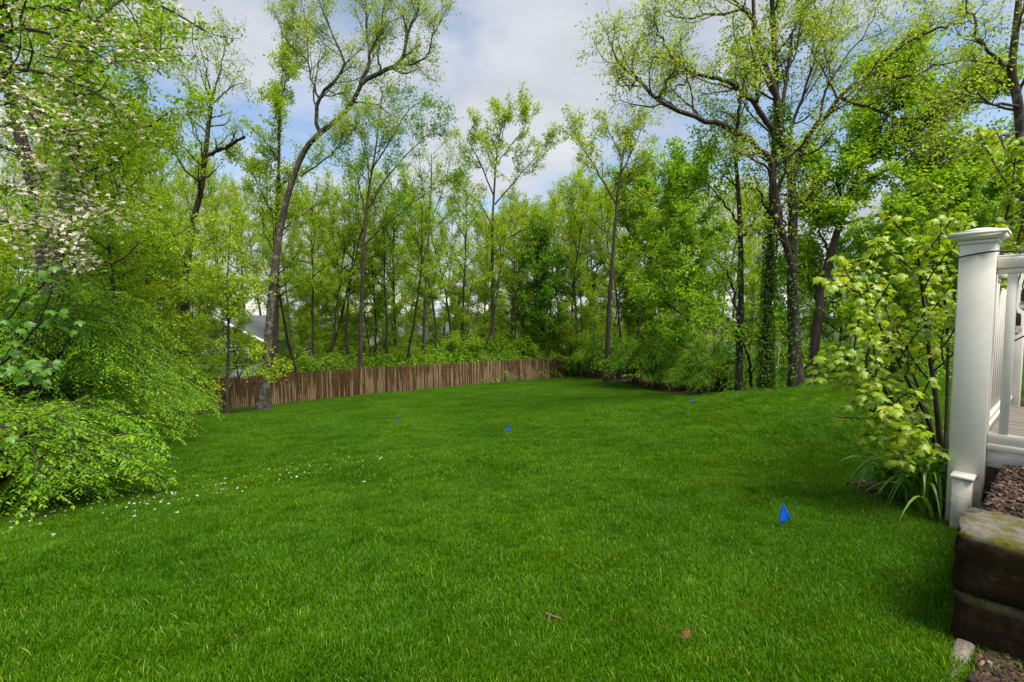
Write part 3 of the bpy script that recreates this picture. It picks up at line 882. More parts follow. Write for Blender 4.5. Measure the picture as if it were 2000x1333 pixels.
hero_tree('spreading_tree', 'large many-limbed tree at the lawn edge, its long branches reaching left over the lawn', 'bark', 'leaf_olive',
    [(1556, 773, 12.5), (1553, 700, 12.5), (1550, 620, 12.5), (1547, 520, 12.5), (1549, 420, 12.5), (1545, 350, 12.5), (1534, 300, 12.5), (1524, 268, 12.5), (1524, 225, 12.5), (1515, 180, 12.5), (1496, 131, 12.5), (1481, 90, 12.5), (1473, 38, 12.5), (1470, -40, 12.5)], 0.22, 0.05,
    [(0.13, 0.08, [(1552, 570, 12.4), (1547, 500, 12.3), (1522, 442, 12.2), (1516, 394, 12.1), (1509, 330, 12.0), (1485, 292, 11.9), (1436, 259, 11.8)]),
     (0.10, 0.02, [(1440, 262, 11.8), (1395, 240, 11.6), (1350, 227, 11.5), (1282, 195, 11.3), (1249, 157, 11.2), (1211, 124, 11.1), (1195, 90, 11.0)]),
     (0.05, 0.01, [(1437, 258, 11.8), (1444, 210, 11.6), (1452, 165, 11.5), (1476, 110, 11.4)]),
     (0.11, 0.02, [(1528, 282, 12.5), (1504, 244, 12.4), (1470, 202, 12.2), (1447, 176, 12.1), (1410, 157, 12), (1350, 142, 11.8), (1312, 118, 11.6), (1270, 110, 11.5)]),
     (0.05, 0.01, [(1290, 198, 11.3), (1300, 160, 11.0), (1325, 130, 10.8), (1330, 90, 10.6)]),
     (0.05, 0.01, [(1360, 145, 11.8), (1330, 165, 11.5), (1310, 180, 11.3)]),
     (0.07, 0.012, [(1480, 80, 12.5), (1455, 25, 12.3), (1406, 30, 12.0), (1340, 38, 11.8), (1290, 20, 11.6)]),
     (0.06, 0.012, [(1474, 40, 12.5), (1440, 5, 12.6), (1400, -30, 12.7), (1330, -60, 12.8)]),
     (0.12, 0.03, [(1545, 348, 12.5), (1556, 320, 12.5), (1571, 277, 12.4), (1605, 236, 12.2), (1650, 180, 12.0), (1700, 145, 11.8), (1745, 105, 11.6), (1800, 70, 11.4)]),
     (0.07, 0.015, [(1525, 238, 12.5), (1536, 160, 12.6), (1546, 75, 12.7), (1575, 5, 12.8), (1600, -50, 12.9)]),
     (0.06, 0.015, [(1536, 302, 12.5), (1550, 240, 12.7), (1580, 150, 12.9), (1606, 70, 13.1), (1628, 4, 13.3), (1640, -50, 13.4)]),
     (0.05, 0.01, [(1600, 240, 12.2), (1610, 190, 12.3), (1640, 130, 12.4), (1690, 60, 12.5), (1720, 0, 12.5)]),
     (0.06, 0.012, [(1700, 146, 11.8), (1760, 150, 11.4), (1830, 130, 11.0), (1910, 110, 10.6)]),
     (0.06, 0.012, [(1640, 190, 12.0), (1720, 220, 11.6), (1800, 235, 11.2), (1870, 225, 10.9)]),
     (0.05, 0.012, [(1790, 75, 11.4), (1850, 50, 11.0), (1910, 40, 10.6)]),
     (0.05, 0.01, [(1248, 158, 11.2), (1230, 170, 11), (1205, 160, 10.8)]),
     (0.05, 0.01, [(1320, 122, 11.6), (1290, 70, 11.5), (1270, 30, 11.4)])],
    14, subs=(9, 0.46), subs2=(6, 0.5), per_m=3.3, lp=5, ll=(0.04, 0.085), lw=0.5, top=False, flat=0.1, kflare=1.6, extra=big_extra)
hero_tree('leaning_maple', 'dense green maple with a trunk leaning right behind the young maple at the deck', 'bark_dark', 'leaf_green',
    [(1576, 775, 13.6), (1588, 690, 13.8), (1600, 610, 14), (1612, 540, 14.2), (1630, 470, 14.4), (1656, 395, 14.6), (1684, 320, 14.8), (1725, 240, 15), (1770, 180, 15)], 0.20, 0.05,
    [(0.07, 0.012, [(1608, 560, 14.2), (1680, 530, 13.8), (1750, 500, 13.4), (1830, 480, 13)]),
     (0.07, 0.012, [(1640, 440, 14.4), (1720, 420, 14), (1800, 380, 13.6), (1880, 360, 13.2)]),
     (0.07, 0.012, [(1666, 370, 14.6), (1740, 330, 14.4), (1820, 300, 14.2), (1900, 290, 14)]),
     (0.06, 0.012, [(1690, 310, 14.8), (1780, 260, 14.5), (1860, 210, 14.2), (1930, 180, 14)]),
     (0.06, 0.012, [(1620, 500, 14.3), (1600, 440, 14.8), (1590, 390, 15.2)]),
     (0.06, 0.012, [(1605, 580, 14.1), (1650, 600, 13.5), (1700, 620, 13)]),
     (0.05, 0.012, [(1730, 235, 15), (1720, 170, 15.3), (1740, 120, 15.5)]),
     (0.05, 0.012, [(1600, 600, 14), (1590, 540, 15), (1600, 500, 16)])],
    15, subs=(8, 0.5), subs2=(5, 0.5), per_m=8.0, lp=6, ll=(0.08, 0.13), lw=0.75, flat=0.55, kflare=1.4, tshift=0.08)
hero_tree('edge_tree', 'tall sparse tree at the right edge above the deck rail', 'bark_grey', 'leaf_olive',
    [(2040, 720, 9.5), (2025, 560, 9.5), (2008, 420, 9.5), (1998, 300, 9.5), (1988, 200, 9.5), (1976, 140, 9.5), (1984, 60, 9.5), (1994, -40, 9.5)], 0.19, 0.06,
    [(0.06, 0.012, [(1978, 135, 9.5), (1945, 110, 9.3), (1915, 75, 9.1), (1895, 20, 9), (1860, -20, 8.9)]),
     (0.05, 0.01, [(1990, 180, 9.5), (2020, 120, 9.3), (2050, 60, 9.1)]),
     (0.04, 0.01, [(1995, 260, 9.5), (1950, 270, 9.2), (1880, 300, 9.0), (1830, 320, 8.8)]),
     (0.04, 0.01, [(1990, 210, 9.5), (1940, 200, 9.2), (1900, 180, 9.0), (1850, 180, 8.8)])],
    16, subs=(6, 0.45), subs2=(4, 0.5), per_m=4.5, lp=4, ll=(0.05, 0.09), lw=0.5, flat=0.1, kflare=1.3, top=True)

# ---- sapling by the fence
hero_tree('sapling', 'thin sapling with bright yellow-green leaves in the mulch before the fence', 'bark', 'leaf_yellow',
    [(443, 808, 18.2), (444, 740, 18.2), (446, 680, 18.2), (446, 620, 18.2), (443, 560, 18.2), (447, 500, 18.2), (450, 440, 18.2)], 0.085, 0.02,
    [(0.03, 0.008, [(445, 660, 18.2), (420, 635, 18.2), (395, 625, 18.2), (365, 630, 18)]),
     (0.03, 0.008, [(446, 640, 18.2), (450, 600, 18.0), (448, 560, 17.9)]),
     (0.025, 0.006, [(444, 720, 18.2), (480, 715, 17.8), (510, 708, 17.5), (540, 712, 17.3)]),
     (0.025, 0.006, [(443, 770, 18.2), (425, 765, 18), (410, 770, 17.9)]),
     (0.03, 0.006, [(445, 600, 18.2), (480, 580, 18), (520, 575, 17.6)]),
     (0.03, 0.006, [(444, 560, 18.2), (410, 540, 18.3), (380, 540, 18.4)])],
    17, subs=(5, 0.5), subs2=(3, 0.5), per_m=5, lp=5, ll=(0.08, 0.14), lw=0.6, flat=0.7, kflare=1.3, up=0.1, tshift=0.15, root_spread=False)

# ------------------------------------------------------------------ template trees, copied about the wood
def template(seed, H, r0, crown0, spread, nl, ns, per_m, twig, lp, ll, lw, bark, leaf, shape='tall', flat=0.3, up=0.35, wander=0.04, tshift=0.0):
    r = np.random.default_rng(seed)
    W = Wood()
    pts = grow(r, (0, 0, -0.1), (r.normal(0, 0.04), r.normal(0, 0.04), 1), H, 16, wander, 0.05)
    W.add(*tube(pts, flare(pts, r0, r0 * 0.12, 17, 1.4), 8))
    limbs = []
    for i in range(nl):
        t = crown0 + (0.98 - crown0) * (i + r.random() * 0.8) / nl
        k = min(int(t * 16), 15); p = pts[k] + (pts[k + 1] - pts[k]) * (t * 16 - k)
        u = (t - crown0) / (1 - crown0)
        if shape == 'tall':
            prof = 0.55 + 0.6 * math.sin(math.pi * min(1, u * 0.85 + 0.15)); ang = 65 - 35 * u; trop = 0.07
        elif shape == 'layer':
            prof = 1.0 - 0.65 * u; ang = 82 - 25 * u; trop = 0.03
        else:
            prof = 0.75 + 0.45 * math.sin(math.pi * (u * 0.8 + 0.1)) - 0.4 * u; ang = 70 - 30 * u; trop = 0.05
        d = side_dir(r, norm(pts[k + 1] - pts[k]), R(ang + r.uniform(-8, 8)), i * 2.4 + r.uniform(-0.4, 0.4))
        q = grow(r, p, d, spread * prof * r.uniform(0.75, 1.2), 9, 0.13, trop)
        rr = r0 * (1 - 0.85 * t) * 0.5 + 0.012
        W.line(q, rr, 0.008, 5, keep=False)
        limbs.append((q, rr, 0.008))
    subs = []
    for ln in limbs:
        subs += sub_branches(r, W, ln, ns, 0.2, 0.5, nseg=5, wander=0.17, trop=0.04, sides=3)
    parts = [leafy(r, W, limbs + subs, per_m, twig, lp, ll, lw, flat=flat, up=up, t0=0.12, tshift=tshift)]
    wm = W.mesh('trunk', M[bark]); cm = crown_mesh('crown', parts, M[leaf])
    TREES['leaves'] += len(cm.polygons) // 2
    return wm, cm

T_TALL = [template(100 + i, 15, 0.13, 0.36, 3.0, 18, 6, 5.0, (0.25, 0.55), 5, (0.075, 0.125), 0.55, 'bark', 'leaf_olive' if i == 1 else 'leaf_yellow', 'tall', 0.15) for i in range(3)]
T_UNDER = [template(110 + i, 8.5, 0.07, 0.16, 2.9, 21, 6, 4.3, (0.22, 0.5), 6, (0.075, 0.125), 0.6, 'bark', 'leaf_yellow', 'layer', 0.75, 0.1, 0.06) for i in range(3)]
T_GREEN = [template(120 + i, 9.5, 0.10, 0.17, 2.2, 30, 6, 6.0, (0.22, 0.5), 5, (0.09, 0.16), 0.6, 'bark_dark', ('leaf_deep', 'leaf_green')[i], 'dense', 0.4) for i in range(2)]
T_POLE = [template(130 + i, 11, 0.085, 0.46, 1.9, 14, 5, 3.2, (0.22, 0.5), 5, (0.08, 0.13), 0.55, 'bark_dark', 'leaf_yellow', 'tall', 0.3, wander=0.055) for i in range(3)]

def copy_tree(name, tpl, px, d, h, H0, rot, label, group, lean=(0, 0)):
    b = ground_at(px, d)
    root = link(name, None, loc=tuple(b - [0, 0, 0.05]), rot=(lean[0], lean[1], rot))
    s = h / H0
    root.scale = (s, s, s)
    link('trunk', tpl[0], root); link('crown', tpl[1], root)
    tag(root, label, 'tree', group)
    return root

pr = random.Random(5)
MARKS = ((0, 'white dogwood'), (120, 'thick left trunk'), (260, 'arching shrubs'), (375, 'snapped-limb tree'), (443, 'fence sapling'), (525, 'leaning tree'), (702, 'steep-branched tree'), (830, 'vase-shaped tree'),
         (963, 'open-crowned tree'), (1080, 'fence corner'), (1190, 'tall straight tree'), (1330, 'mulched bed'), (1443, 'forked tree'), (1500, 'ivy-clad trunk'), (1570, 'spreading tree'), (1690, 'young maple'), (1880, 'deck post'))
ORD = ('first', 'second', 'third', 'fourth', 'fifth', 'sixth', 'seventh', 'eighth', 'ninth', 'tenth')
NUM = ('', '', 'two', 'three', 'four', 'five', 'six', 'seven', 'eight', 'nine', 'ten')
PLACED = []
def label_copies():
    """give every copy a label that singles it out by the landmark it stands behind and its place there"""
    sets = {}
    for px, d, o, kind, rel in PLACED:
        mk = min(MARKS, key=lambda m: abs(m[0] - px))[1]
        sets.setdefault((kind, rel, mk), []).append((px, o))
    for (kind, rel, mk), l in sets.items():
        l.sort(key=lambda q: q[0])
        for i, (px, o) in enumerate(l):
            if len(l) == 1: o['label'] = 'the only %s %s the %s' % (kind, rel, mk)
            else: o['label'] = '%s-from-left %s %s the %s' % (ORD[i], kind, rel, mk)
def put(name, kind, H0, spots, label, group):
    for i, (px, d, h) in enumerate(spots):
        o = copy_tree(name, kind[(i + pr.randrange(3)) % len(kind)], px, d, h, H0, pr.uniform(0, 6.28), None, group, (pr.uniform(-0.03, 0.03), pr.uniform(-0.03, 0.03)))
        PLACED.append((px, d, o, label[0], label[1]))
def fence_d(px, off):
    """forward distance of the point off metres behind the fence at picture column px"""
    k = (px - 1000.0) / 889.0
    P0 = FA + FN * off
    s = (k * P0[1] - P0[0]) / (FD[0] - k * FD[1])
    return P0[1] + s * FD[1]
# named ones
copy_tree('dense_green_tree', T_GREEN[0], 1062, 37, 12.5, 9.5, 0.4, 'dense deep green leafy tree just behind the right end of the fence', None)
copy_tree('pole_tree', T_POLE[0], 1117, 37, 15.5, 11, 1.2, 'thin straight dark trunk just right of the fence end', None)
copy_tree('vine_tree', T_GREEN[1], 1352, 21.5, 11.4, 9.5, 2.2, 'leaf-covered mid-green tree behind the bed shrubs, left of the forked tree', None)
copy_tree('vine_tree', T_GREEN[1], 1300, 36, 15.5, 9.5, 4.0, 'fresh green tree far behind the bed shrubs, right of the tall straight tree', None)
copy_tree('pole_tree', T_POLE[1], 735, 29, 13, 11, 0.3, 'thin trunk close behind the ascending tree', None)
copy_tree('pole_tree', T_POLE[0], 650, 27, 11.0, 11, 3.3, 'thin crooked trunk between the leaning tree and the ascending tree', None)
copy_tree('pole_tree', T_POLE[1], 880, 33, 12.5, 11, 2.0, 'thin trunk between the vase tree and the open-crowned olive tree', None)
copy_tree('pole_tree', T_POLE[0], 1210, 31, 12.5, 11, 5.0, 'slim pole standing close beside the tall straight tree', None)
copy_tree('pole_tree', T_POLE[1], 1247, 29, 11.5, 11, 4.4, 'slim pole behind the bed shrubs, right of the tall straight tree', None)
copy_tree('understory_tree', T_UNDER[0], 905, 33, 7.8, 8.5, 0.7, 'bright yellow-green layered small tree above the middle of the fence', None)
copy_tree('understory_tree', T_UNDER[1], 1015, 36.5, 7, 8.5, 1.9, 'small layered tree between the open-crowned tree and the dense green tree', None)
put('pole_tree', T_POLE, 11, [(px, (36 + (px % 7) if px > 1100 else fence_d(px, o)), h) for px, o, h in ((583, 1.5, 11), (612, 2.5, 12), (632, 4, 14), (678, 3, 13), (757, 2.2, 12.5), (775, 4.5, 14), (793, 1.8, 11.5), (852, 3, 13), (905, 4, 14), (938, 2, 12), (1008, 2.5, 13.5), (1035, 4, 14.5), (1090, 3, 14), (1132, 0, 15), (1152, 0, 16), (1168, 0, 15), (1226, 0, 15), (1262, 0, 14.5), (1290, 0, 16), (1410, 0, 15))],
    ('slim dark-stemmed tree', 'close behind the fence line by'), 'slim dark trees along the fence')
put('pole_tree', T_POLE, 11, [(222, 15, 10.5), (300, 17, 11.5), (318, 20, 13), (262, 22, 13), (185, 18, 12)],
    ('slim dark-stemmed tree', 'in the wood near'), 'slim dark trees in the left wood')
put('understory_tree', T_UNDER, 8.5, [(185, 15.5, 6.5), (250, 17, 8.5), (300, 20, 9.0), (225, 22, 9.5), (60, 17.5, 7.0), (440, 29, 7.2), (305, 26, 9.5), (130, 24, 10), (20, 21, 10), (265, 19, 8.5), (345, 45, 10), (378, 25.5, 6.8), (470, 27.5, 7.0), (190, 27, 11), (90, 20, 9)],
    ('layered yellow-green small tree', 'near'), 'understory trees left of the leaning tree')
put('understory_tree', T_UNDER, 8.5, [(585, 27, 6.5), (625, 31, 8.0), (690, 34, 8.5), (760, 33, 7.5), (800, 38, 8.5), (860, 42, 9), (590, 40, 9), (700, 46, 9), (665, 29, 7), (725, 31, 7.5), (780, 30, 6.5), (830, 33, 7), (945, 36, 8), (985, 41, 9), (640, 36, 9), (880, 37, 8.5)],
    ('layered yellow-green small tree', 'beyond the fence at'), 'understory trees behind the fence')
put('understory_tree', T_UNDER, 8.5, [(1150, 34, 7.5), (1100, 42, 9), (1240, 36, 8.0), (1290, 40, 9.0), (1180, 48, 9.5), (1460, 38, 8.5), (1130, 36, 8.5), (1205, 40, 9), (1255, 36, 9), (1320, 38, 9.5), (1370, 40, 9.5), (1040, 39, 9)],
    ('layered yellow-green small tree', 'in the wood behind'), 'understory trees right of the fence')
put('tall_tree', T_TALL, 15, [(70, 27, 19), (200, 26, 17.5), (290, 30, 18), (-60, 24, 19), (340, 33, 17), (440, 40, 18), (10, 34, 21), (150, 36, 20), (250, 38, 19), (385, 46, 19), (310, 24, 13.5)],
    ('tall light-leaved tree', 'deep in the wood by'), 'tall trees deep in the left wood')
put('tall_tree', T_TALL, 15, [(475, 44, 17), (520, 52, 19), (575, 38, 15), (620, 46, 17), (665, 40, 15.5), (710, 52, 18), (770, 42, 15), (800, 54, 18), (860, 44, 15.5), (905, 50, 17), (940, 40, 14), (1000, 46, 16.5), (1030, 40, 14.5),
     (1075, 48, 18), (1130, 42, 17), (1160, 54, 20), (1230, 40, 16), (1270, 48, 19), (1320, 40, 17), (1340, 56, 20), (1395, 42, 17), (1430, 52, 19), (1480, 46, 18), (550, 62, 20), (640, 64, 19), (740, 64, 18), (840, 66, 18), (960, 62, 18), (1060, 64, 20), (1200, 64, 21)],
    ('tall thin-leaved tree', 'far behind'), 'tall trees far beyond the fence')
put('background_tree', T_GREEN, 9.5, [(1480, 42, 10), (1560, 44, 12), (1640, 40, 12), (1720, 36, 12), (1735, 22, 8.5), (1800, 26, 11), (1860, 30, 12), (1950, 22, 11), (1760, 16, 7.0), (1900, 15, 7.5), (2050, 16, 9)],
    ('leafy green tree', 'across the second lawn behind'), 'green trees beyond the second lawn')
put('background_tree', T_GREEN, 9.5, [(560, 66, 8), (740, 74, 8), (900, 66, 8), (980, 72, 8.5), (1060, 66, 9), (1150, 70, 9), (1230, 66, 9), (1340, 62, 9), (450, 60, 9), (370, 58, 11), (250, 50, 12), (120, 48, 12), (0, 44, 12)] + [(px, 80 + (px * 7) % 23, 7.5 + 0.5 * (px % 5)) for px in range(330, 1700, 70)],
    ('green tree', 'at the very back behind'), 'green trees at the very back')

# ------------------------------------------------------------------ arching shrubs
def shrub_arrays(r, Rad, H, n_stem, n_twig, tl, nleaf, ll, lw, stem_r=0.012, az=None, sq=1.0, lift=0.0, t_first=0.28, rough=0.008, dome=False):
    W = Wood(); parts = []
    P, D, Ln = [], [], []
    for i in range(n_stem):
        a = r.uniform(0, 2 * np.pi) if az is None else r.uniform(*az)
        u = np.array([math.cos(a), math.sin(a) * sq, 0])
        reach = Rad * r.uniform(0.35, 1.0) ** 0.7
        top = H * (1.12 - 0.55 * (reach / Rad) ** 2) * r.uniform(0.8, 1.05)
        end = top * r.uniform(0.45, 0.8) if reach > 0.5 * Rad else top
        b = np.array([r.normal(0, 0.12 * Rad), r.normal(0, 0.12 * Rad), 0])
        b = b * 0.9
        q = np.array([b, b + u * reach * 0.22 + [0, 0, top * 0.62], b * 0.6 + u * reach * 0.55 + [0, 0, top], b * 0.3 + u * reach * 0.82 + [0, 0, top * 0.4 + end * 0.55], u * reach * 1.03 + [0, 0, end * 0.75]])
        if dome:        # broad crown whose sprays arch out and hang at the rim, in tiers
            tier = H * r.choice([0.45, 0.7, 0.88, 1.0], p=[0.2, 0.25, 0.27, 0.28])
            rim = math.sqrt(max(0.05, 1 - (0.72 * tier / H) ** 2)) * 1.25 * Rad
            reach = min(1.0, rim / Rad) * Rad * r.uniform(0.55, 1.0)
            top = tier * r.uniform(0.9, 1.05); hang = r.uniform(0.55, 0.8)
            q = np.array([b, b + u * reach * 0.2 + [0, 0, top * 0.6], b * 0.6 + u * reach * 0.55 + [0, 0, top], b * 0.3 + u * reach * 0.86 + [0, 0, top * 0.9], u * reach * 1.05 + [0, 0, top * hang]])
        q[1:, 2] += lift * np.array([0.8, 1, 1, 1.15])
        q = resample(q, 22); q[1:] += np.cumsum(r.normal(0, rough * Rad, (21, 3)), 0) * 0.5
        W.line(q, stem_r * r.uniform(0.7, 1.3), 0.003, 4, keep=False)
        t = np.linspace(t_first, 1.0, n_twig) + r.uniform(-0.02, 0.02, n_twig)
        t = np.clip(t, 0, 0.999)
        k = np.minimum((t * 21).astype(int), 20); f = (t * 21 - k)[:, None]
        p = q[k] * (1 - f) + q[k + 1] * f; tg = norm(q[k + 1] - q[k])
        sd = norm(np.cross(tg, [0, 0, 1.0])) * np.where(np.arange(n_twig) % 2, 1, -1)[:, None]
        dd = norm(tg * 0.95 + sd * r.uniform(0.5, 1.0, (n_twig, 1)) + r.normal(0, 0.18, (n_twig, 3)) - [0, 0, 0.12])
        P.append(p); D.append(dd); Ln.append(r.uniform(tl[0], tl[1], n_twig) * (1.05 - 0.45 * t))
    P = np.concatenate(P); D = np.concatenate(D); Ln = np.concatenate(Ln)
    n = len(P)
    W.twigs(P[::2], D[::2], Ln[::2], 0.003)
    k = np.repeat(np.arange(n), nleaf)
    u = np.tile(np.linspace(0.08, 1.0, nleaf), n)
    sgn = np.tile(np.where(np.arange(nleaf) % 2, 1.0, -1.0), n)
    dr = D[k]; sag = np.array([0, 0, -1.0])
    Q = P[k] + dr * (Ln[k] * u)[:, None] + sag * (0.22 * Ln[k] * u ** 2)[:, None]
    sd = norm(np.cross(dr, [0, 0, 1.0])) * sgn[:, None]
    LD = norm(dr * 0.75 + sd * 0.85 + r.normal(0, 0.22, (len(k), 3)) - [0, 0, 0.18])
    NN = norm(np.array([0, 0, 1.0]) + r.normal(0, 0.3, (len(k), 3)))
    ln = r.uniform(ll[0], ll[1], len(k)) * (1.05 - 0.35 * u)
    V, Fc = leaf_mesh_arrays(Q, LD, NN, ln, ln * lw, 0.14, 0.12)
    tw = np.clip(r.normal(0.4, 0.13, n), 0, 1)
    ti = np.clip(tw[k] + 0.22 * u + r.normal(0, 0.1, len(k)), 0, 1)
    parts.append((V, Fc, np.repeat(ti, 4)))
    return W, parts

def shrub(name, x, y, Rad, H, seed, label, n_stem=110, n_twig=26, tl=(0.28, 0.6), nleaf=13, ll=(0.035, 0.06), lw=0.42, sq=1.0, leaf='leaf_shrub', group=None, dz=0.0, **kw):
    r = np.random.default_rng(seed)
    W, parts = shrub_arrays(r, Rad, H, n_stem, n_twig, tl, nleaf, ll, lw, sq=sq, **kw)
    root = link(name, None, loc=(x, y, gz(x, y) - 0.05 + dz))
    link('stems', W.mesh('stems', M['bark_dark']), root)
    cm = crown_mesh('foliage', parts, M[leaf]); TREES['leaves'] += len(cm.polygons) // 2
    link('foliage', cm, root)
    tag(root, label, 'shrub', group)
    return root
shrub('arching_shrub', -7.75, 7.0, 2.45, 2.75, 201, 'large mounded arching shrub with drooping bright green sprays at the left', 140, 38, (0.22, 0.75), 15, (0.035, 0.085), 0.42, t_first=0.34, rough=0.02, dome=True)
shrub('arching_shrub', -4.95, 4.15, 1.5, 1.0, 202, 'lower arching shrub in front, spilling onto the lawn at the left edge', 105, 34, (0.16, 0.5), 15, (0.028, 0.07), 0.42, t_first=0.3, rough=0.024, dome=True)
shrub('arching_shrub', -9.2, 9.9, 2.6, 2.1, 203, 'arching shrub behind the large one, under the grey-brown trunk', 90, 28, (0.35, 0.75), 13, (0.05, 0.08), 0.4)

# copies further off
def shrub_template(seed, Rad, H, **k):
    r = np.random.default_rng(seed)
    W, parts = shrub_arrays(r, Rad, H, **k)
    cm = crown_mesh('foliage', parts, M[k_leaf.get(seed, 'leaf_shrub')]); TREES['leaves'] += len(cm.polygons) // 2
    return W.mesh('stems', M['bark_dark']), cm
k_leaf = {212: 'leaf_green'}
SH = [shrub_template(s, 1.7, 1.9, n_stem=55, n_twig=20, tl=(0.35, 0.7), nleaf=9, ll=(0.08, 0.13), lw=0.42) for s in (210, 211, 212)]
SH_LIFT = [shrub_template(s, 1.6, 1.7, n_stem=34, n_twig=22, tl=(0.3, 0.8), nleaf=10, ll=(0.06, 0.12), lw=0.42, lift=l_, rough=0.035) for s, l_ in ((213, 0.35), (214, 0.15), (215, 0.5))]
def put_shrub(name, spots, label, group, SH=SH):
    for i, (px, d, s) in enumerate(spots):
        b = ground_at(px, d)
        root = link(name, None, loc=tuple(b - [0, 0, 0.05]), rot=(0, 0, pr.uniform(0, 6.28)))
        k = s / 1.9; root.scale = (k * pr.uniform(0.95, 1.25), k * pr.uniform(0.95, 1.25), k)
        t = SH[(i + pr.randrange(2)) % len(SH)]
        link('stems', t[0], root); link('foliage', t[1], root)
        tag(root, None, 'shrub', group)
        PLACED.append((px, d, root, label[0], label[1]))
put_shrub('fence_shrub', [(px, fence_d(px, o + 1.0), s) for px, o, s in ((575, 1.7, 2.3), (625, 1.6, 2.5), (668, 1.9, 2.4), (735, 1.8, 2.5), (780, 1.7, 2.7), (835, 2.0, 2.6), (880, 1.9, 2.9), (925, 1.8, 3.1), (970, 2.0, 3.3), (1015, 1.9, 3.2), (1060, 1.8, 3.0), (1085, 2.2, 2.8),
           (600, 5, 2.6), (700, 5, 2.8), (800, 6, 3.0), (900, 6, 3.2), (960, 7, 3.4), (1040, 6, 3.4), (540, 6, 2.0))],
    ('arching shrub', 'over the fence top by'), 'shrubs just behind the fence')
put_shrub('bed_shrub', [(1160, 34.5, 2.2), (1196, 31, 2.9), (1240, 26.5, 2.2), (1288, 23.5, 2.6), (1335, 21.5, 1.9), (1150, 39, 3.0)],
    ('arching bed shrub', 'beside'), 'shrubs in the mulched bed', SH_LIFT)
put_shrub('edge_shrub', [(1385, 17.0, 1.7), (1418, 16.0, 1.5), (1473, 15.6, 1.3), (1526, 13.4, 0.4), (1400, 19.5, 2.1)],
    ('low leafy shrub', 'at the foot of'), 'low shrubs among the right trunks', SH_LIFT)
put_shrub('far_shrub', [(1745, 16, 1.6), (1800, 14, 1.8), (1560, 38, 2.4), (1500, 40, 2.4), (1620, 36, 2.6), (1440, 36, 2.2)],
    ('green shrub', 'on the second lawn behind'), 'shrubs round the second lawn')
put_shrub('wood_shrub', [(150, 13, 2.4), (230, 15.5, 2.3), (290, 19, 2.2), (330, 23, 2.3), (200, 19, 2.6), (100, 18, 2.8)],
    ('green woodland shrub', 'near'), 'shrubs in the left wood')

label_copies()

# ------------------------------------------------------------------ flowering dogwood, upper left
def dogwood():
    r = np.random.default_rng(301)
    W = Wood()
    base = at(-250, 760, 6.8); base[2] = gz(base[0], base[1]) - 0.05
    tr = resample([base, at(-240, 600, 6.8), at(-200, 450, 6.8), at(-150, 330, 6.8), at(-90, 180, 6.8), at(-40, 20, 6.8), at(0, -120, 6.8)], 24)
    W.add(*tube(tr, flare(tr, 0.12, 0.05, 24, 1.4), 10))
    L1 = []
    for p in ([(-90, 190, 6.8), (20, 140, 6.5), (110, 150, 6.3), (200, 190, 6.1), (260, 240, 6.0)],
              [(-110, 240, 6.8), (20, 200, 6.5), (100, 250, 6.3), (150, 330, 6.1), (175, 420, 6.0)],
              [(-150, 330, 6.8), (-20, 280, 6.4), (60, 330, 6.1), (110, 400, 5.9), (130, 470, 5.8)],
              [(-170, 380, 6.8), (-30, 360, 6.3), (60, 410, 6.0), (120, 470, 5.8), (155, 540, 5.7)],
              [(-190, 420, 6.8), (-60, 420, 6.2), (30, 440, 5.9), (90, 490, 5.7)],
              [(-60, 80, 6.8), (40, 20, 6.5), (140, 20, 6.3), (240, 70, 6.1), (310, 130, 6.0)],
              [(-30, -20, 6.8), (80, -50, 6.4), (200, -30, 6.1), (310, 10, 5.9), (400, 60, 5.8)],
              [(-120, 260, 6.8), (-30, 180, 6.1), (40, 190, 5.6), (100, 230, 5.3)],
              [(-80, 150, 6.8), (0, 70, 6.2), (70, 60, 5.8), (160, 90, 5.5), (230, 130, 5.3)]):
        q = resample([at(*x) for x in p], 16)
        W.line(q, 0.035, 0.008, 6, keep=False); L1.append((q, 0.035, 0.008))
    L2 = []
    for ln in L1:
        L2 += sub_branches(r, W, ln, 9, 0.2, 0.38, (35, 65), 6, 0.16, -0.01, 4)
    parts = [leafy(r, W, L1 + L2, 2.6, (0.12, 0.3), 8, (0.035, 0.065), 0.6, flat=0.75, up=0.15, jitter=0.03, twig_r=0.003)]
    P, T = sample_lines(r, L1 + L2, 84, 0.15)
    # blossoms thickest on the lower outer sprays
    keep = r.random(len(P)) < np.clip(0.62 - 0.14 * (P[:, 2] - 2.0), 0.2, 0.62)
    P = P[keep]; n = len(P)
    P = P + r.normal(0, 0.07, (n, 3)) + [0, 0, 0.06]
    up = norm(np.array([0.15, -0.45, 0.75]) + r.normal(0, 0.35, (n, 3)))
    a0 = r.uniform(0, 2 * np.pi, n)
    ref = norm(np.cross(up, np.array([0.3, 0.9, 0.2]))); bi = np.cross(up, ref)
    vs, fs, ts, c = [], [], [], 0
    for k in range(4):
        an = a0 + k * np.pi / 2
        d = ref * np.cos(an)[:, None] + bi * np.sin(an)[:, None]
        ln = r.uniform(0.026, 0.040, n)
        V, Fc = leaf_mesh_arrays(P, norm(d + up * r.uniform(-0.1, 0.5, (n, 1))), up, ln, ln * 0.72, 0.16, 0.2)
        vs.append(V); fs.append(Fc + c); ts.append(np.repeat(r.random(n), 4)); c += len(V)
    root = place_tree('dogwood_tree', base, W, parts, 'bark_dark', 'leaf_green', 'white-flowering dogwood reaching in from the upper left corner', 'tree')
    bm = mesh('blossoms', np.concatenate(vs), np.concatenate(fs), M['bract'], tint=np.concatenate(ts)); bm.transform(Matrix.Translation(-Vector(base)))
    bo = link('blossoms', bm, root); tag(bo, 'white four-petalled blossoms')
dogwood()

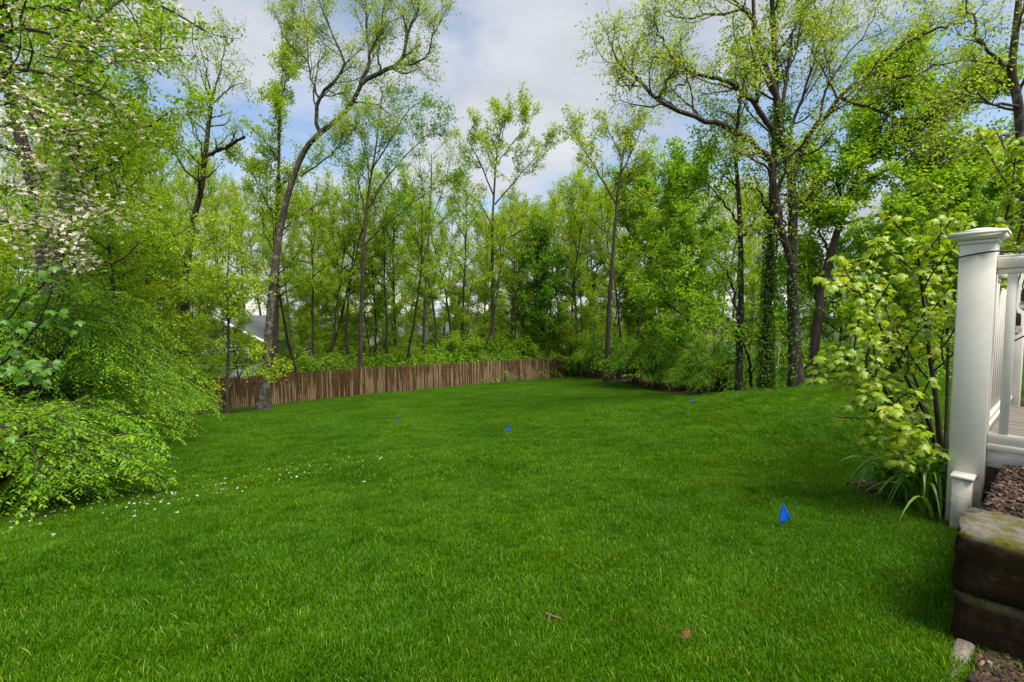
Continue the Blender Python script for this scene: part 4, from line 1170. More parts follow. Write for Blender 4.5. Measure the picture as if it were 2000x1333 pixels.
# ------------------------------------------------------------------ young maples with big lobed leaves
def maple_outline():
    o = [(0, 0.0), (0.10, 0.03), (0.36, -0.10), (0.30, 0.14), (0.58, 0.26), (0.40, 0.42), (0.46, 0.62), (0.20, 0.58), (0.16, 0.78), (0, 1.0)]
    return o + [(-x, y) for x, y in o[-2:0:-1]]
MO = np.array(maple_outline())
def maple_leaves(P, D, Nn, Ln, r):
    D = norm(D); B = norm(np.cross(D, Nn)); Nn = np.cross(B, D)
    m = len(MO)
    x = MO[:, 0]; y = MO[:, 1]
    zc = -0.42 * (y - 0.35) ** 2 - 0.55 * np.abs(x) ** 1.25
    V = P[:, None, :] + (B[:, None, :] * x[None, :, None] + D[:, None, :] * y[None, :, None] + Nn[:, None, :] * zc[None, :, None]) * Ln[:, None, None]
    ctr = P + D * (0.38 * Ln)[:, None] + Nn * (0.03 * Ln)[:, None]
    V = np.concatenate([V, ctr[:, None, :]], 1).reshape(-1, 3)
    b = (np.arange(len(P)) * (m + 1))[:, None]
    Fc = np.concatenate([b + np.array([[k, (k + 1) % m, m]]) for k in range(m)], 0)
    return V, Fc, np.repeat(np.clip(r.normal(0.5, 0.24, len(P)), 0, 1), m + 1)

def young_maple(name, label, base, stems, seed, leaf, size, per_m, subs=4, bark='bark_dark'):
    r = np.random.default_rng(seed)
    W = Wood(); L1 = []
    for r0, p in stems:
        q = resample([base if x is None else at(*x) for x in p], 14)
        W.line(q, r0, 0.004, 6, keep=False); L1.append((q, r0, 0.004))
    L2 = []
    for ln in L1:
        L2 += sub_branches(r, W, ln, subs, 0.3, 0.38, (30, 55), 5, 0.1, 0.06, 4, 0.5, 0.15)
    P, T = sample_lines(r, L1 + L2, per_m, 0.35, 1.6)
    n = len(P)
    out = norm(T + r.normal(0, 0.8, (n, 3)))
    pet = r.uniform(0.03, 0.08, n)
    Q = P + out * pet[:, None]
    W.twigs(P, out, pet, 0.0012)
    D = norm(out * np.array([1, 1, 0.3]) - np.array([0, 0, 1.0]) * r.uniform(0.35, 1.1, (n, 1)) + r.normal(0, 0.2, (n, 3)))
    NN = norm(np.array([0, 0, 1.0]) + r.normal(0, 0.3, (n, 3)))
    parts = [maple_leaves(Q, D, NN, r.uniform(size[0], size[1], n), r)]
    return place_tree(name, base, W, parts, bark, leaf, label, 'tree', crown='foliage', trunk='stems')
mb = np.array([*at(1846, 905, 3.25)[:2], 0]); mb[2] = gz(mb[0], mb[1]) - 0.03
young_maple('young_maple', 'young maple with large drooping yellow-green leaves growing beside the white deck post', mb,
    [(0.022, [None, (1830, 800, 3.25), (1815, 690, 3.25), (1800, 560, 3.2), (1790, 470, 3.2)]),
     (0.016, [None, (1815, 830, 3.2), (1770, 740, 3.1), (1720, 640, 3.0), (1670, 560, 2.95)]),
     (0.014, [None, (1805, 850, 3.15), (1750, 790, 3.05), (1690, 720, 2.95), (1640, 690, 2.9)]),
     (0.010, [None, (1830, 900, 3.0), (1780, 860, 2.9), (1740, 825, 2.85), (1698, 800, 2.8)]),
     (0.016, [None, (1850, 780, 3.5), (1850, 640, 3.6), (1840, 540, 3.6), (1830, 470, 3.6)]),
     (0.014, [None, (1810, 800, 3.5), (1760, 680, 3.6), (1720, 580, 3.7), (1690, 510, 3.7)]),
     (0.012, [None, (1820, 850, 3.4), (1770, 800, 3.5), (1720, 760, 3.5), (1680, 745, 3.5)]),
     (0.014, [None, (1880, 760, 3.6), (1920, 620, 3.7), (1950, 480, 3.7), (1975, 380, 3.6), (1985, 280, 3.5)]),
     (0.012, [None, (1900, 740, 3.8), (1960, 560, 3.9), (2000, 420, 3.9), (2010, 300, 3.8)])],
    401, 'leaf_maple', (0.03, 0.07), 72, 10)
lb = np.array([*at(-190, 900, 3.7)[:2], 0]); lb[2] = gz(lb[0], lb[1]) - 0.03
young_maple('maple_seedling', 'dark green large-leaved maple sprig poking out at the left edge above the shrub', lb,
    [(0.016, [None, (-130, 800, 3.6), (-40, 740, 3.5), (30, 690, 3.45), (70, 640, 3.4), (112, 606, 3.4)]),
     (0.012, [None, (-120, 760, 3.7), (-50, 680, 3.6), (20, 620, 3.5), (50, 570, 3.5)]),
     (0.012, [None, (-100, 800, 3.5), (-10, 740, 3.4), (60, 710, 3.35), (110, 715, 3.3)])],
    402, 'leaf_maple_dark', (0.05, 0.085), 14, 3)

# ------------------------------------------------------------------ daylily clump
def daylily(px, d, n, seed, label):
    r = np.random.default_rng(seed)
    b = ground_at(px, d)
    Vs, Fs, Ts, c = [], [], [], 0
    for i in range(n):
        az = r.uniform(0, 2 * np.pi); u = np.array([math.cos(az), math.sin(az), 0])
        Ln = r.uniform(0.32, 0.72); reach = Ln * r.uniform(0.22, 0.66)
        t = np.linspace(0, 1, 9)
        h = Ln * (1.25 * t - r.uniform(0.7, 1.25) * t ** 2.3)
        q = b + np.array([r.normal(0, 0.07), r.normal(0, 0.05), -0.02]) + u * (reach * t ** 1.3)[:, None]
        q[:, 2] += h
        s = np.array([-u[1], u[0], 0]) + r.normal(0, 0.15, 3)
        wd = (0.013 * (1 - t ** 3) * (0.6 + 0.4 * np.minimum(1, t * 5)))[:, None]
        V = np.stack([q - s * wd, q - [0, 0, 0.005] * np.ones((9, 1)), q + s * wd], 1).reshape(-1, 3)
        k = np.arange(8)[:, None] * 3
        Fc = np.concatenate([k + np.array([[0, 1, 4, 3]]), k + np.array([[1, 2, 5, 4]])], 0)
        Vs.append(V); Fs.append(Fc + c); c += len(V); Ts.append(np.full(len(V), np.clip(r.normal(0.45, 0.25), 0, 1)))
    me = mesh('daylily', np.concatenate(Vs) - b, np.concatenate(Fs), M['leaf_lily'], tint=np.concatenate(Ts), smooth=True)
    tag(link('daylily', me, loc=tuple(b)), label, 'plant')
daylily(1800, 3.0, 150, 501, 'strap-leaved daylily clump arching over the mulch by the deck post')
daylily(1835, 2.8, 36, 502, 'smaller strap-leaved clump tucked against the foot of the deck post')

# ------------------------------------------------------------------ stockade fence
def fence_mat():
    m, N, L, o = newmat('weathered_picket')
    oi = N.new('ShaderNodeObjectInfo')
    tcn = N.new('ShaderNodeTexCoord')
    mp = N.new('ShaderNodeMapping'); mp.inputs['Scale'].default_value = (26, 26, 1.3)
    L.new(tcn.outputs['Object'], mp.inputs[0])
    rv = N.new('ShaderNodeVectorMath'); rv.operation = 'SCALE'; rv.inputs[0].default_value = (31, 17, 23)
    L.new(oi.outputs['Random'], rv.inputs['Scale'])
    ad = N.new('ShaderNodeVectorMath'); ad.operation = 'ADD'
    L.new(mp.outputs[0], ad.inputs[0]); L.new(rv.outputs[0], ad.inputs[1])
    n = N.new('ShaderNodeTexNoise'); n.inputs['Scale'].default_value = 1.0; n.inputs['Detail'].default_value = 5; n.inputs['Roughness'].default_value = 0.6
    L.new(ad.outputs[0], n.inputs['Vector'])
    brown = ramp(N, L, n.outputs['Fac'], [(0.3, (0.026, 0.009, 0.003)), (0.6, (0.105, 0.038, 0.012)), (0.8, (0.20, 0.085, 0.03))]).outputs[0]
    grey = ramp(N, L, n.outputs['Fac'], [(0.3, (0.10, 0.055, 0.028)), (0.6, (0.29, 0.185, 0.11)), (0.8, (0.46, 0.34, 0.23))]).outputs[0]
    sx = N.new('ShaderNodeSeparateXYZ'); L.new(tcn.outputs['Object'], sx.inputs[0])
    # old stain survives at the top and in patches, grey wood shows lower down
    hgt = N.new('ShaderNodeMapRange'); hgt.inputs['From Min'].default_value = 0.35; hgt.inputs['From Max'].default_value = 1.45
    hgt.inputs['To Min'].default_value = 0.72; hgt.inputs['To Max'].default_value = 0.12
    L.new(sx.outputs['Z'], hgt.inputs['Value'])
    n2 = noise(N, L, 0.45, 2, 0.5, 'Position')
    s1 = N.new('ShaderNodeMath'); s1.operation = 'ADD'; L.new(hgt.outputs[0], s1.inputs[0])
    s2 = N.new('ShaderNodeMath'); s2.operation = 'MULTIPLY_ADD'; L.new(oi.outputs['Random'], s2.inputs[0]); s2.inputs[1].default_value = 1.35; s2.inputs[2].default_value = -0.98
    s3 = N.new('ShaderNodeMath'); s3.operation = 'MULTIPLY_ADD'; L.new(n2.outputs['Fac'], s3.inputs[0]); s3.inputs[1].default_value = 1.5; L.new(s2.outputs[0], s3.inputs[2])
    s4 = N.new('ShaderNodeMath'); s4.operation = 'MULTIPLY_ADD'; L.new(n.outputs['Fac'], s4.inputs[0]); s4.inputs[1].default_value = 0.8; L.new(s3.outputs[0], s4.inputs[2])
    s5 = N.new('ShaderNodeMath'); s5.operation = 'ADD'; L.new(s4.outputs[0], s5.inputs[0]); s5.inputs[1].default_value = -0.96
    L.new(s5.outputs[0], s1.inputs[1])
    f = ramp(N, L, s1.outputs[0], [(0.36, (0, 0, 0)), (0.70, (1, 1, 1))]).outputs[0]
    col = mixc(N, L, brown, grey, f)
    principled(N, L, o, col, 0.85, n.outputs['Fac'], 0.5, 0.004)
    return m
M['picket'] = fence_mat()
fz0 = gz(FA[0], FA[1])
fence = link('stockade_fence', None, loc=(FA[0], FA[1], fz0), rot=(0, 0, math.atan2(FD[1], FD[0])))
tag(fence, 'weathered brown and grey wooden picket fence along the far side of the lawn', 'fence')
FL = np.linalg.norm(FB - FA)
def picket_mesh(seed, H=1.6):
    r = np.random.default_rng(seed)
    wd = 0.041 * r.uniform(0.92, 1.03); th = 0.019
    # half-round paling with a worn point
    prof = np.array([(-wd, 0.0), (-wd * 0.75, -th), (0, -th * 1.5), (wd * 0.75, -th), (wd, 0.0), (wd * 0.6, th * 0.5), (-wd * 0.6, th * 0.5)])
    rows = []
    for z, s in ((0.0, 1), (0.5, r.uniform(0.96, 1)), (1.05, r.uniform(0.95, 1)), (H - 0.10, 0.98), (H - 0.03, 0.55), (H, 0.12)):
        rows.append(np.stack([prof[:, 0] * s + r.normal(0, 0.002), prof[:, 1] * (0.6 + 0.4 * s), np.full(7, z)], -1))
    V = np.concatenate(rows); n = 7
    i = np.arange(5)[:, None] * n; j = np.arange(n)[None]; k = (np.arange(n) + 1)[None] % n
    Fc = np.stack([i + j, i + k, i + n + k, i + n + j], -1).reshape(-1, 4)
    return mesh('picket', V, Fc, M['picket'])
PM = [picket_mesh(600 + i) for i in range(7)]
npick = 286
for i in range(npick):
    s = (i + 0.5) * FL / npick
    p = FA + FD * s
    o = link('picket', PM[pr.randrange(7)], fence, (s, pr.uniform(-0.006, 0.006), gz(p[0], p[1]) - 0.06 - fz0 + pr.uniform(-0.018, 0.018)), (pr.gauss(0, 0.008), pr.gauss(0, 0.010), pr.gauss(0, 0.05)))
for i in range(11):
    s = FL * i / 10; p = FA + FD * min(s, FL)
    mbx = MB(); mbx.box((-0.05, 0.06, -0.2), (0.05, 0.16, 1.32))
    mbx.build('fence_post', M['picket'], fence, loc=(min(s, FL - 0.02), 0, gz(p[0], p[1]) - fz0))
for hgt in (0.28, 0.78, 1.25):
    q = []
    for s in np.linspace(0, FL, 40):
        p = FA + FD * s; q.append((s, 0.038, gz(p[0], p[1]) - fz0 + hgt))
    mbx = MB(); mbx.tube(q, 0.032, 5); mbx.build('rail', M['picket'], fence)

# ------------------------------------------------------------------ deck corner, post and railing
def paint_mat(name, col, dirt=0.25, rough=0.45):
    m, N, L, o = newmat(name)
    n = noise(N, L, 7, 6, 0.65); n2 = noise(N, L, 70, 3, 0.6)
    c = mixc(N, L, col, tuple(x * 0.78 for x in col), ramp(N, L, n.outputs['Fac'], [(0.45, (0, 0, 0)), (0.8, (dirt,) * 3)]).outputs[0])
    if name == 'white_vinyl':
        g = N.new('ShaderNodeNewGeometry'); sx = N.new('ShaderNodeSeparateXYZ'); L.new(g.outputs['Position'], sx.inputs[0])
        n3 = noise(N, L, 26, 6, 0.75)
        a = N.new('ShaderNodeMath'); a.operation = 'MULTIPLY_ADD'; L.new(n3.outputs['Fac'], a.inputs[0]); a.inputs[1].default_value = 0.55; L.new(sx.outputs['Z'], a.inputs[2])
        c = mixc(N, L, c, (0.22, 0.21, 0.12), ramp(N, L, a.outputs[0], [(0.26, (0.75,) * 3), (0.46, (0.0,) * 3)]).outputs[0])
        n5 = noise(N, L, 45, 2, 0.5)
        c = mixc(N, L, c, (0.25, 0.2, 0.15), ramp(N, L, n5.outputs['Fac'], [(0.70, (0,) * 3), (0.76, (0.5,) * 3)]).outputs[0])
    principled(N, L, o, c, rough, n2.outputs['Fac'], 0.08, 0.002)
    return m
def wood_mat(name, c0, c1, scale=(30, 2, 30)):
    m, N, L, o = newmat(name)
    n = noise(N, L, 1.0, 6, 0.65, 'Object', scale, 0.4)
    c = ramp(N, L, n.outputs['Fac'], [(0.3, c0), (0.7, c1)]).outputs[0]
    principled(N, L, o, c, 0.85, n.outputs['Fac'], 0.5, 0.004)
    return m
M['vinyl'] = paint_mat('white_vinyl', (0.68, 0.64, 0.56), 0.7)
M['old_paint'] = wood_mat('flaking_white_board', (0.32, 0.30, 0.27), (0.66, 0.64, 0.60), (6, 45, 45))
M['deck_wood'] = wood_mat('weathered_deck_board', (0.10, 0.088, 0.07), (0.26, 0.23, 0.19), (3, 40, 40))
M['old_board'] = wood_mat('worn_edging', (0.10, 0.08, 0.06), (0.30, 0.25, 0.20), (40, 4, 40))
M['rubber'] = paint_mat('black_rubber', (0.012, 0.013, 0.016), 0.3, 0.5)
M['black'] = paint_mat('black_cable', (0.008, 0.008, 0.008), 0.2, 0.4)
def stone_mat():
    m, N, L, o = newmat('dark_mossy_block')
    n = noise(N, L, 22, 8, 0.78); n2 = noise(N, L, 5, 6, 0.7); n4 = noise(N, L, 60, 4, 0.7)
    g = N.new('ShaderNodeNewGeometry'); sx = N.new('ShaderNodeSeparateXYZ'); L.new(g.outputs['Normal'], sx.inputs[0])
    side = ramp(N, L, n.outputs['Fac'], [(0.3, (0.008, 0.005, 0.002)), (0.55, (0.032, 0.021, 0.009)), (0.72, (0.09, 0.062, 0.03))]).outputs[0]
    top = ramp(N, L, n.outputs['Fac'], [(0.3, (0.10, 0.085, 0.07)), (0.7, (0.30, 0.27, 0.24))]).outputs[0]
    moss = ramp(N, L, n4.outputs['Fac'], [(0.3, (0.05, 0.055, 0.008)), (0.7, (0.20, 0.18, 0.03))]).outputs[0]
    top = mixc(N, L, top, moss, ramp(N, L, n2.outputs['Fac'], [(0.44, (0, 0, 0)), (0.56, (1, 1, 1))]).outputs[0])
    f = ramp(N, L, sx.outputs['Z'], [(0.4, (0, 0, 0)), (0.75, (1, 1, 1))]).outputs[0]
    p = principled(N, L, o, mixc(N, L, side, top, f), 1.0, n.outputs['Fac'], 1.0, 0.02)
    p.inputs['Specular IOR Level'].default_value = 0.1
    return m
M['block'] = stone_mat()
A3 = np.array([A_DIR[0], A_DIR[1], 0]); B3 = np.array([B_DIR[0], B_DIR[1], 0])
AX = np.stack([-A3, B3, np.array([0, 0, 1.0])], 1)      # local x: along the front rail to the right, y: into the deck
P0 = np.array([POST0[0], POST0[1], 0.0])
deck = link('deck', None, loc=tuple(P0), rot=(0, 0, math.atan2(-A_DIR[1], -A_DIR[0])))
tag(deck, 'white deck corner with post, railing and balusters at the right edge', 'deck')
PW = 0.150
gp = gz(P0[0], P0[1])
def part(name, lo, hi, mat, parent=deck, bev=0.004):
    b = MB(); b.box(lo, hi, bev=bev); return b.build(name, M[mat], parent)
z_ = lambda v: v + CAM_Z
post = part('post', (0, 0, gp - 0.1), (PW, PW, z_(0.42)), 'vinyl', bev=0.006)
# moulded cap in stepped courses
cap = MB()
cap.box((-0.008, -0.008, z_(0.405)), (PW + 0.008, PW + 0.008, z_(0.425)), bev=0.003)
def frustum(b, z0, z1, e0, e1):
    lo = [(-e0, -e0, z0), (PW + e0, -e0, z0), (PW + e0, PW + e0, z0), (-e0, PW + e0, z0)]
    hi = [(-e1, -e1, z1), (PW + e1, -e1, z1), (PW + e1, PW + e1, z1), (-e1, PW + e1, z1)]
    b.add(np.array(lo + hi), [[0, 1, 5, 4], [1, 2, 6, 5], [2, 3, 7, 6], [3, 0, 4, 7], [4, 5, 6, 7], [3, 2, 1, 0]])
frustum(cap, z_(0.4255), z_(0.452), 0.012, 0.036)
frustum(cap, z_(0.4525), z_(0.472), 0.042, 0.040)
frustum(cap, z_(0.4725), z_(0.500), 0.034, -0.060)
cap.build('post_cap', M['vinyl'], deck)
# small capped block against the post foot
part('skirt_block', (0.034, -0.105, gp - 0.1), (0.112, -0.001, z_(-0.925)), 'vinyl')
part('skirt_block_cap', (0.026, -0.118, z_(-0.9245)), (0.124, -0.0015, z_(-0.905)), 'vinyl')
FL_Z = z_(-0.735)
RL = 1.7      # rail to the right, towards the viewer
BL = 2.3      # rail into the deck
yc = PW / 2
def rail_set(along, length):
    def q(l0, l1, t0, t1, z0, z1):
        if along == 'x': return (PW + l0, yc + t0, z0), (PW + l1, yc + t1, z1)
        return (yc + t0, PW + l0, z0), (yc + t1, PW + l1, z1)
    part('top_rail', *q(0.001, length, -0.036, 0.036, z_(0.262), z_(0.322)), 'vinyl')
    part('top_rail', *q(0.001, length, -0.026, 0.026, z_(0.322) + 0.0006, z_(0.336)), 'vinyl')
    part('top_rail', *q(0.001, length, -0.022, 0.022, z_(0.232), z_(0.2615)), 'vinyl')
    part('bottom_rail', *q(0.001, length, -0.024, 0.024, z_(-0.725), z_(-0.668)), 'vinyl')
    part('bottom_rail', *q(0.001, length, -0.031, 0.031, z_(-0.762), z_(-0.7255)), 'vinyl')
    n = int(length / 0.135)
    for i in range(n):
        c = 0.062 + i * 0.135
        part('baluster', *q(c - 0.019, c + 0.019, -0.019, 0.019, z_(-0.6675), z_(0.2315)), 'vinyl', bev=0.003)
rail_set('x', RL)
rail_set('y', BL)
part('end_post', (0, PW + BL + 0.001, gp - 0.1), (PW, 2 * PW + BL, z_(0.42)), 'vinyl')
part('rim_board', (PW + 0.001, yc - 0.020, z_(-0.862)), (PW + RL, yc + 0.020, z_(-0.7625)), 'old_paint')
part('rim_board', (yc - 0.020, PW + 0.001, z_(-0.93)), (yc + 0.020, PW + BL, z_(-0.7625)), 'old_paint')
for i in range(12):
    y0 = yc + 0.05 + i * 0.142
    part('deck_board', (yc + 0.05, y0, FL_Z - 0.03), (PW + RL, y0 + 0.136, FL_Z), 'deck_wood', bev=0.003)
tag(part('rug', (0.35, 0.95, FL_Z + 0.002), (PW + RL - 0.1, 1.9, FL_Z + 0.016), 'rubber', None, bev=0.003), 'flat black mat lying on the deck boards', 'mat')
rug = bpy.data.objects['rug']; rug.location = P0; rug.rotation_euler = deck.rotation_euler

# string light wound round the post
sl = link('string_light', None, loc=tuple(P0), rot=tuple(deck.rotation_euler))
tag(sl, 'black string light cable wound round the deck post with hanging bulbs', 'string light')
zc = z_(0.348)
loop = [(0.25, yc - 0.01, z_(0.345)), (PW + 0.02, -0.012, zc + 0.006), (PW * 0.5, -0.010, zc), (-0.012, -0.012, zc - 0.018), (-0.014, yc, zc - 0.02), (-0.012, PW + 0.012, zc - 0.01), (yc, PW + 0.012, zc), (PW + 0.012, PW + 0.008, zc), (PW + 0.014, yc, zc + 0.004), (0.3, yc + 0.004, z_(0.352)), (0.6, yc, z_(0.35)), (1.2, yc - 0.01, z_(0.345))]
b = MB(); b.tube(resample(loop, 90), 0.0045, 6); b.build('cable', M['black'], sl, smooth=True)
gm_, Ng, Lg, og = newmat('bulb_glass')
gp_ = principled(Ng, Lg, og, (0.85, 0.8, 0.68), 0.08)
gp_.inputs['Transmission Weight'].default_value = 0.75
M['bulb'] = gm_
for (bx, by, zb, ln) in ((0.232, yc + 0.055, z_(-0.035), 0.14), (0.259, yc + 0.06, z_(0.10), 0.07)):
    b = MB(); b.tube(resample([(bx, yc, z_(0.345)), (bx + 0.012, by - 0.01, z_(0.30)), (bx - 0.012, by, zb + ln), (bx, by, zb + 0.04)], 20), 0.0035, 6)
    b.build('drop_cable', M['black'], sl, smooth=True)
    b = MB(); b.tube([(bx, by, zb + 0.05), (bx, by, zb + 0.045), (bx, by, zb + 0.02), (bx, by, zb - 0.02)], [0.006, 0.016, 0.018, 0.018], 12); so = b.build('socket', M['black'], sl, smooth=True)
    t = np.linspace(0, 1, 9)
    b = MB(); b.tube(np.stack([np.full(9, bx), np.full(9, by), zb - 0.02 - 0.055 * t], -1), 0.015 + 0.008 * np.sin(np.pi * t ** 0.8) - 0.014 * t ** 4, 12); b.build('bulb', M['bulb'], sl, smooth=True)

# ------------------------------------------------------------------ block retaining wall beside the deck
wc = at(1854, 1258, 1.66)
wb = gz(wc[0], wc[1])
wall = link('retaining_wall', None, loc=(wc[0], wc[1], wb), rot=tuple(deck.rotation_euler))
tag(wall, 'low dark mossy two-course block wall at the lower right corner', 'wall')
def rough_block(name, lo, hi, seed, nx=14, ny=6, nz=5, amp=0.0045):
    r = np.random.default_rng(seed)
    bm_v, bm_f = [], []
    V = {}
    def vid(i, j, k):
        key = (i, j, k)
        if key not in V:
            p = np.array([lo[0] + (hi[0] - lo[0]) * i / nx, lo[1] + (hi[1] - lo[1]) * j / ny, lo[2] + (hi[2] - lo[2]) * k / nz])
            edge = sum((i in (0, nx), j in (0, ny), k in (0, nz)))
            c = (np.array(lo) + np.array(hi)) / 2
            p = p + r.normal(0, amp, 3) * (0.6 if edge == 1 else 1.0)
            if edge >= 2: p = p - np.sign(p - c) * np.array([i in (0, nx), j in (0, ny), k in (0, nz)]) * 0.003
            V[key] = len(bm_v); bm_v.append(p)
        return V[key]
    for i in range(nx):
        for j in range(ny):
            bm_f.append([vid(i, j, nz), vid(i + 1, j, nz), vid(i + 1, j + 1, nz), vid(i, j + 1, nz)])
            bm_f.append([vid(i, j + 1, 0), vid(i + 1, j + 1, 0), vid(i + 1, j, 0), vid(i, j, 0)])
        for k in range(nz):
            bm_f.append([vid(i, 0, k), vid(i + 1, 0, k), vid(i + 1, 0, k + 1), vid(i, 0, k + 1)])
            bm_f.append([vid(i + 1, ny, k), vid(i, ny, k), vid(i, ny, k + 1), vid(i + 1, ny, k + 1)])
    for j in range(ny):
        for k in range(nz):
            bm_f.append([vid(0, j + 1, k), vid(0, j, k), vid(0, j, k + 1), vid(0, j + 1, k + 1)])
            bm_f.append([vid(nx, j, k), vid(nx, j + 1, k), vid(nx, j + 1, k + 1), vid(nx, j, k + 1)])
    return link(name, mesh(name, bm_v, bm_f, M['block']), wall)
top_z = 0.44
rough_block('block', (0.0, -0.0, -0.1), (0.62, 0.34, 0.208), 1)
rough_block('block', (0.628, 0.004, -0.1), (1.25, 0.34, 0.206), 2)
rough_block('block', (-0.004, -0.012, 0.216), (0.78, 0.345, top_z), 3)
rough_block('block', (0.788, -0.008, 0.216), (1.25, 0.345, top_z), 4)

# mulch: bed soil behind the wall and loose chips
def mulch_mat():
    m, N, L, o = newmat('bark_mulch')
    a = N.new('ShaderNodeAttribute'); a.attribute_name = 'tint'
    c = ramp(N, L, a.outputs['Fac'], [(0, (0.012, 0.007, 0.004)), (0.5, (0.055, 0.026, 0.014)), (0.85, (0.14, 0.07, 0.04)), (1, (0.26, 0.18, 0.12))]).outputs[0]
    principled(N, L, o, c, 0.85)
    return m
M['mulch'] = mulch_mat()
soil_m, Ns, Ls, os_ = newmat('dark_soil')
ns_ = noise(Ns, Ls, 50, 5, 0.7)
principled(Ns, Ls, os_, ramp(Ns, Ls, ns_.outputs['Fac'], [(0.3, (0.008, 0.005, 0.003)), (0.7, (0.04, 0.022, 0.013))]).outputs[0], 0.95, ns_.outputs['Fac'], 1.0, 0.02)
M['soil'] = soil_m
sb = MB()
def loc2w(x, y): return np.array([wc[0], wc[1]]) + (-A_DIR) * x + B_DIR * y
n_ = 14
sv = []
for j in range(n_ + 1):
    for i in range(n_ + 1):
        x, y = 0.02 + 1.5 * i / n_, 0.33 + 1.3 * j / n_
        p = loc2w(x, y); sv.append((p[0], p[1], wb + 0.385 + 0.012 * math.sin(9 * x) * math.cos(7 * y)))
sf = [[j * (n_ + 1) + i, j * (n_ + 1) + i + 1, (j + 1) * (n_ + 1) + i + 1, (j + 1) * (n_ + 1) + i] for j in range(n_) for i in range(n_)]
# its left flank goes down to the lawn so the bed is solid
for j in range(n_ + 1):
    p = loc2w(0.02, 0.33 + 1.3 * j / n_); sv.append((p[0], p[1], wb - 0.15))
b0 = (n_ + 1) ** 2
sf += [[b0 + j, j * (n_ + 1), (j + 1) * (n_ + 1), b0 + j + 1] for j in range(n_)]
tag(link('bed_soil', mesh('bed_soil', np.array(sv), sf, M['soil'])), kind='structure')

def chips(name, pts, seed, label, size=(0.012, 0.042), lift=0.01):
    r = np.random.default_rng(seed)
    n = len(pts)
    D = norm(np.stack([r.normal(0, 1, n), r.normal(0, 1, n), r.normal(0, 0.28, n)], -1))
    B = norm(np.cross(D, norm(np.array([0, 0, 1.0]) + r.normal(0, 0.4, (n, 3))))); U = np.cross(B, D)
    ln = r.uniform(size[0], size[1], n)[:, None]; wd = ln * r.uniform(0.12, 0.3, (n, 1)); th = 0.0035
    c = pts + np.array([0, 0, lift]) + np.array([0, 0, 1]) * r.uniform(0, 0.012, (n, 1))
    vs = []
    for sz in (-1, 1):
        for sx, sy in ((-1, -0.7), (1, -0.35), (1, 0.35), (-1, 0.7)):
            vs.append(c + D * ln * 0.5 * sx + B * wd * sy + U * th * sz)
    V = np.stack(vs, 1).reshape(-1, 3)
    bb = (np.arange(n) * 8)[:, None]
    Fc = np.concatenate([bb + np.array([q]) for q in ([4, 5, 6, 7], [0, 1, 5, 4], [1, 2, 6, 5], [2, 3, 7, 6], [3, 0, 4, 7])], 0)
    tag(link(name, mesh(name, V, Fc, M['mulch'], tint=np.repeat(np.clip(r.normal(0.45, 0.25, n), 0, 1), 8))), label, 'mulch', kind='stuff')
r_ = np.random.default_rng(700)
n = 5200
q = np.array([loc2w(x, y) for x, y in zip(r_.uniform(0.03, 1.45, n), r_.uniform(0.36, 1.5, n))])
chips('wall_mulch', np.column_stack([q, np.full(n, wb + 0.39)]), 701, 'brown bark mulch behind the block wall under the deck')
n = 2600
x = r_.uniform(DECK_BED[0] - 1.0, DECK_BED[0] + 0.6, n); y = r_.uniform(DECK_BED[1] - 0.8, DECK_BED[1] + 0.7, n)
k = bed(x, y) > 0.35; x, y = x[k], y[k]
chips('bed_mulch', np.column_stack([x, y, hz(x, y)]), 702, 'brown bark mulch round the daylilies beside the deck')
n = 4200
lx = r_.uniform(-0.01, 1.0, n); ly = r_.uniform(-0.55, -0.01, n)
q = np.array([loc2w(a, b_) for a, b_ in zip(lx, ly)])
kk = lx > 0.085
chips('foot_mulch', np.column_stack([q, hz(q[:, 0], q[:, 1]) + 0.012])[kk], 703, 'brown bark mulch at the foot of the block wall')
# stone edging of that lower bed
eb = MB(); eb.box((0.02, -0.75, -0.06), (0.07, -0.015, 0.046), bev=0.006)
e = eb.build('edging_board', M['old_board'], None); e.location = (wc[0], wc[1], wb); e.rotation_euler = deck.rotation_euler
tag(e, 'pale worn edging board beside the mulch below the block wall', 'edging')
n = 5200
t_ = r_.integers(0, len(BED_EDGE) - 1, n); f_ = r_.random(n)[:, None]
q = BED_EDGE[t_] * (1 - f_) + BED_EDGE[t_ + 1] * f_
q = q + np.column_stack([r_.uniform(0, 2.4, n), r_.uniform(0, 1.2, n)])
k = bed(q[:, 0], q[:, 1]) > 0.4; q = q[k]
chips('bed_litter', np.column_stack([q, hz(q[:, 0], q[:, 1])]), 704, 'brown leaf litter under the trees along the far side of the lawn', (0.05, 0.13))

# ------------------------------------------------------------------ marker flags on the lawn
fm, Nf, Lf, of_ = newmat('blue_flag_plastic')
d_ = Nf.new('ShaderNodeBsdfDiffuse'); t2 = Nf.new('ShaderNodeBsdfTranslucent'); mxs = Nf.new('ShaderNodeMixShader'); mxs.inputs[0].default_value = 0.3
nf_ = noise(Nf, Lf, 40, 2, 0.5)
cf = ramp(Nf, Lf, nf_.outputs['Fac'], [(0.3, (0.008, 0.11, 0.62)), (0.7, (0.012, 0.16, 0.80))]).outputs[0]
Lf.new(cf, d_.inputs['Color']); Lf.new(cf, t2.inputs['Color'])
Lf.new(d_.outputs[0], mxs.inputs[1]); Lf.new(t2.outputs[0], mxs.inputs[2]); Lf.new(mxs.outputs[0], of_.inputs[0])
M['flag'] = fm
M['wire'] = paint_mat('flag_wire', (0.12, 0.12, 0.12), 0.3, 0.4)
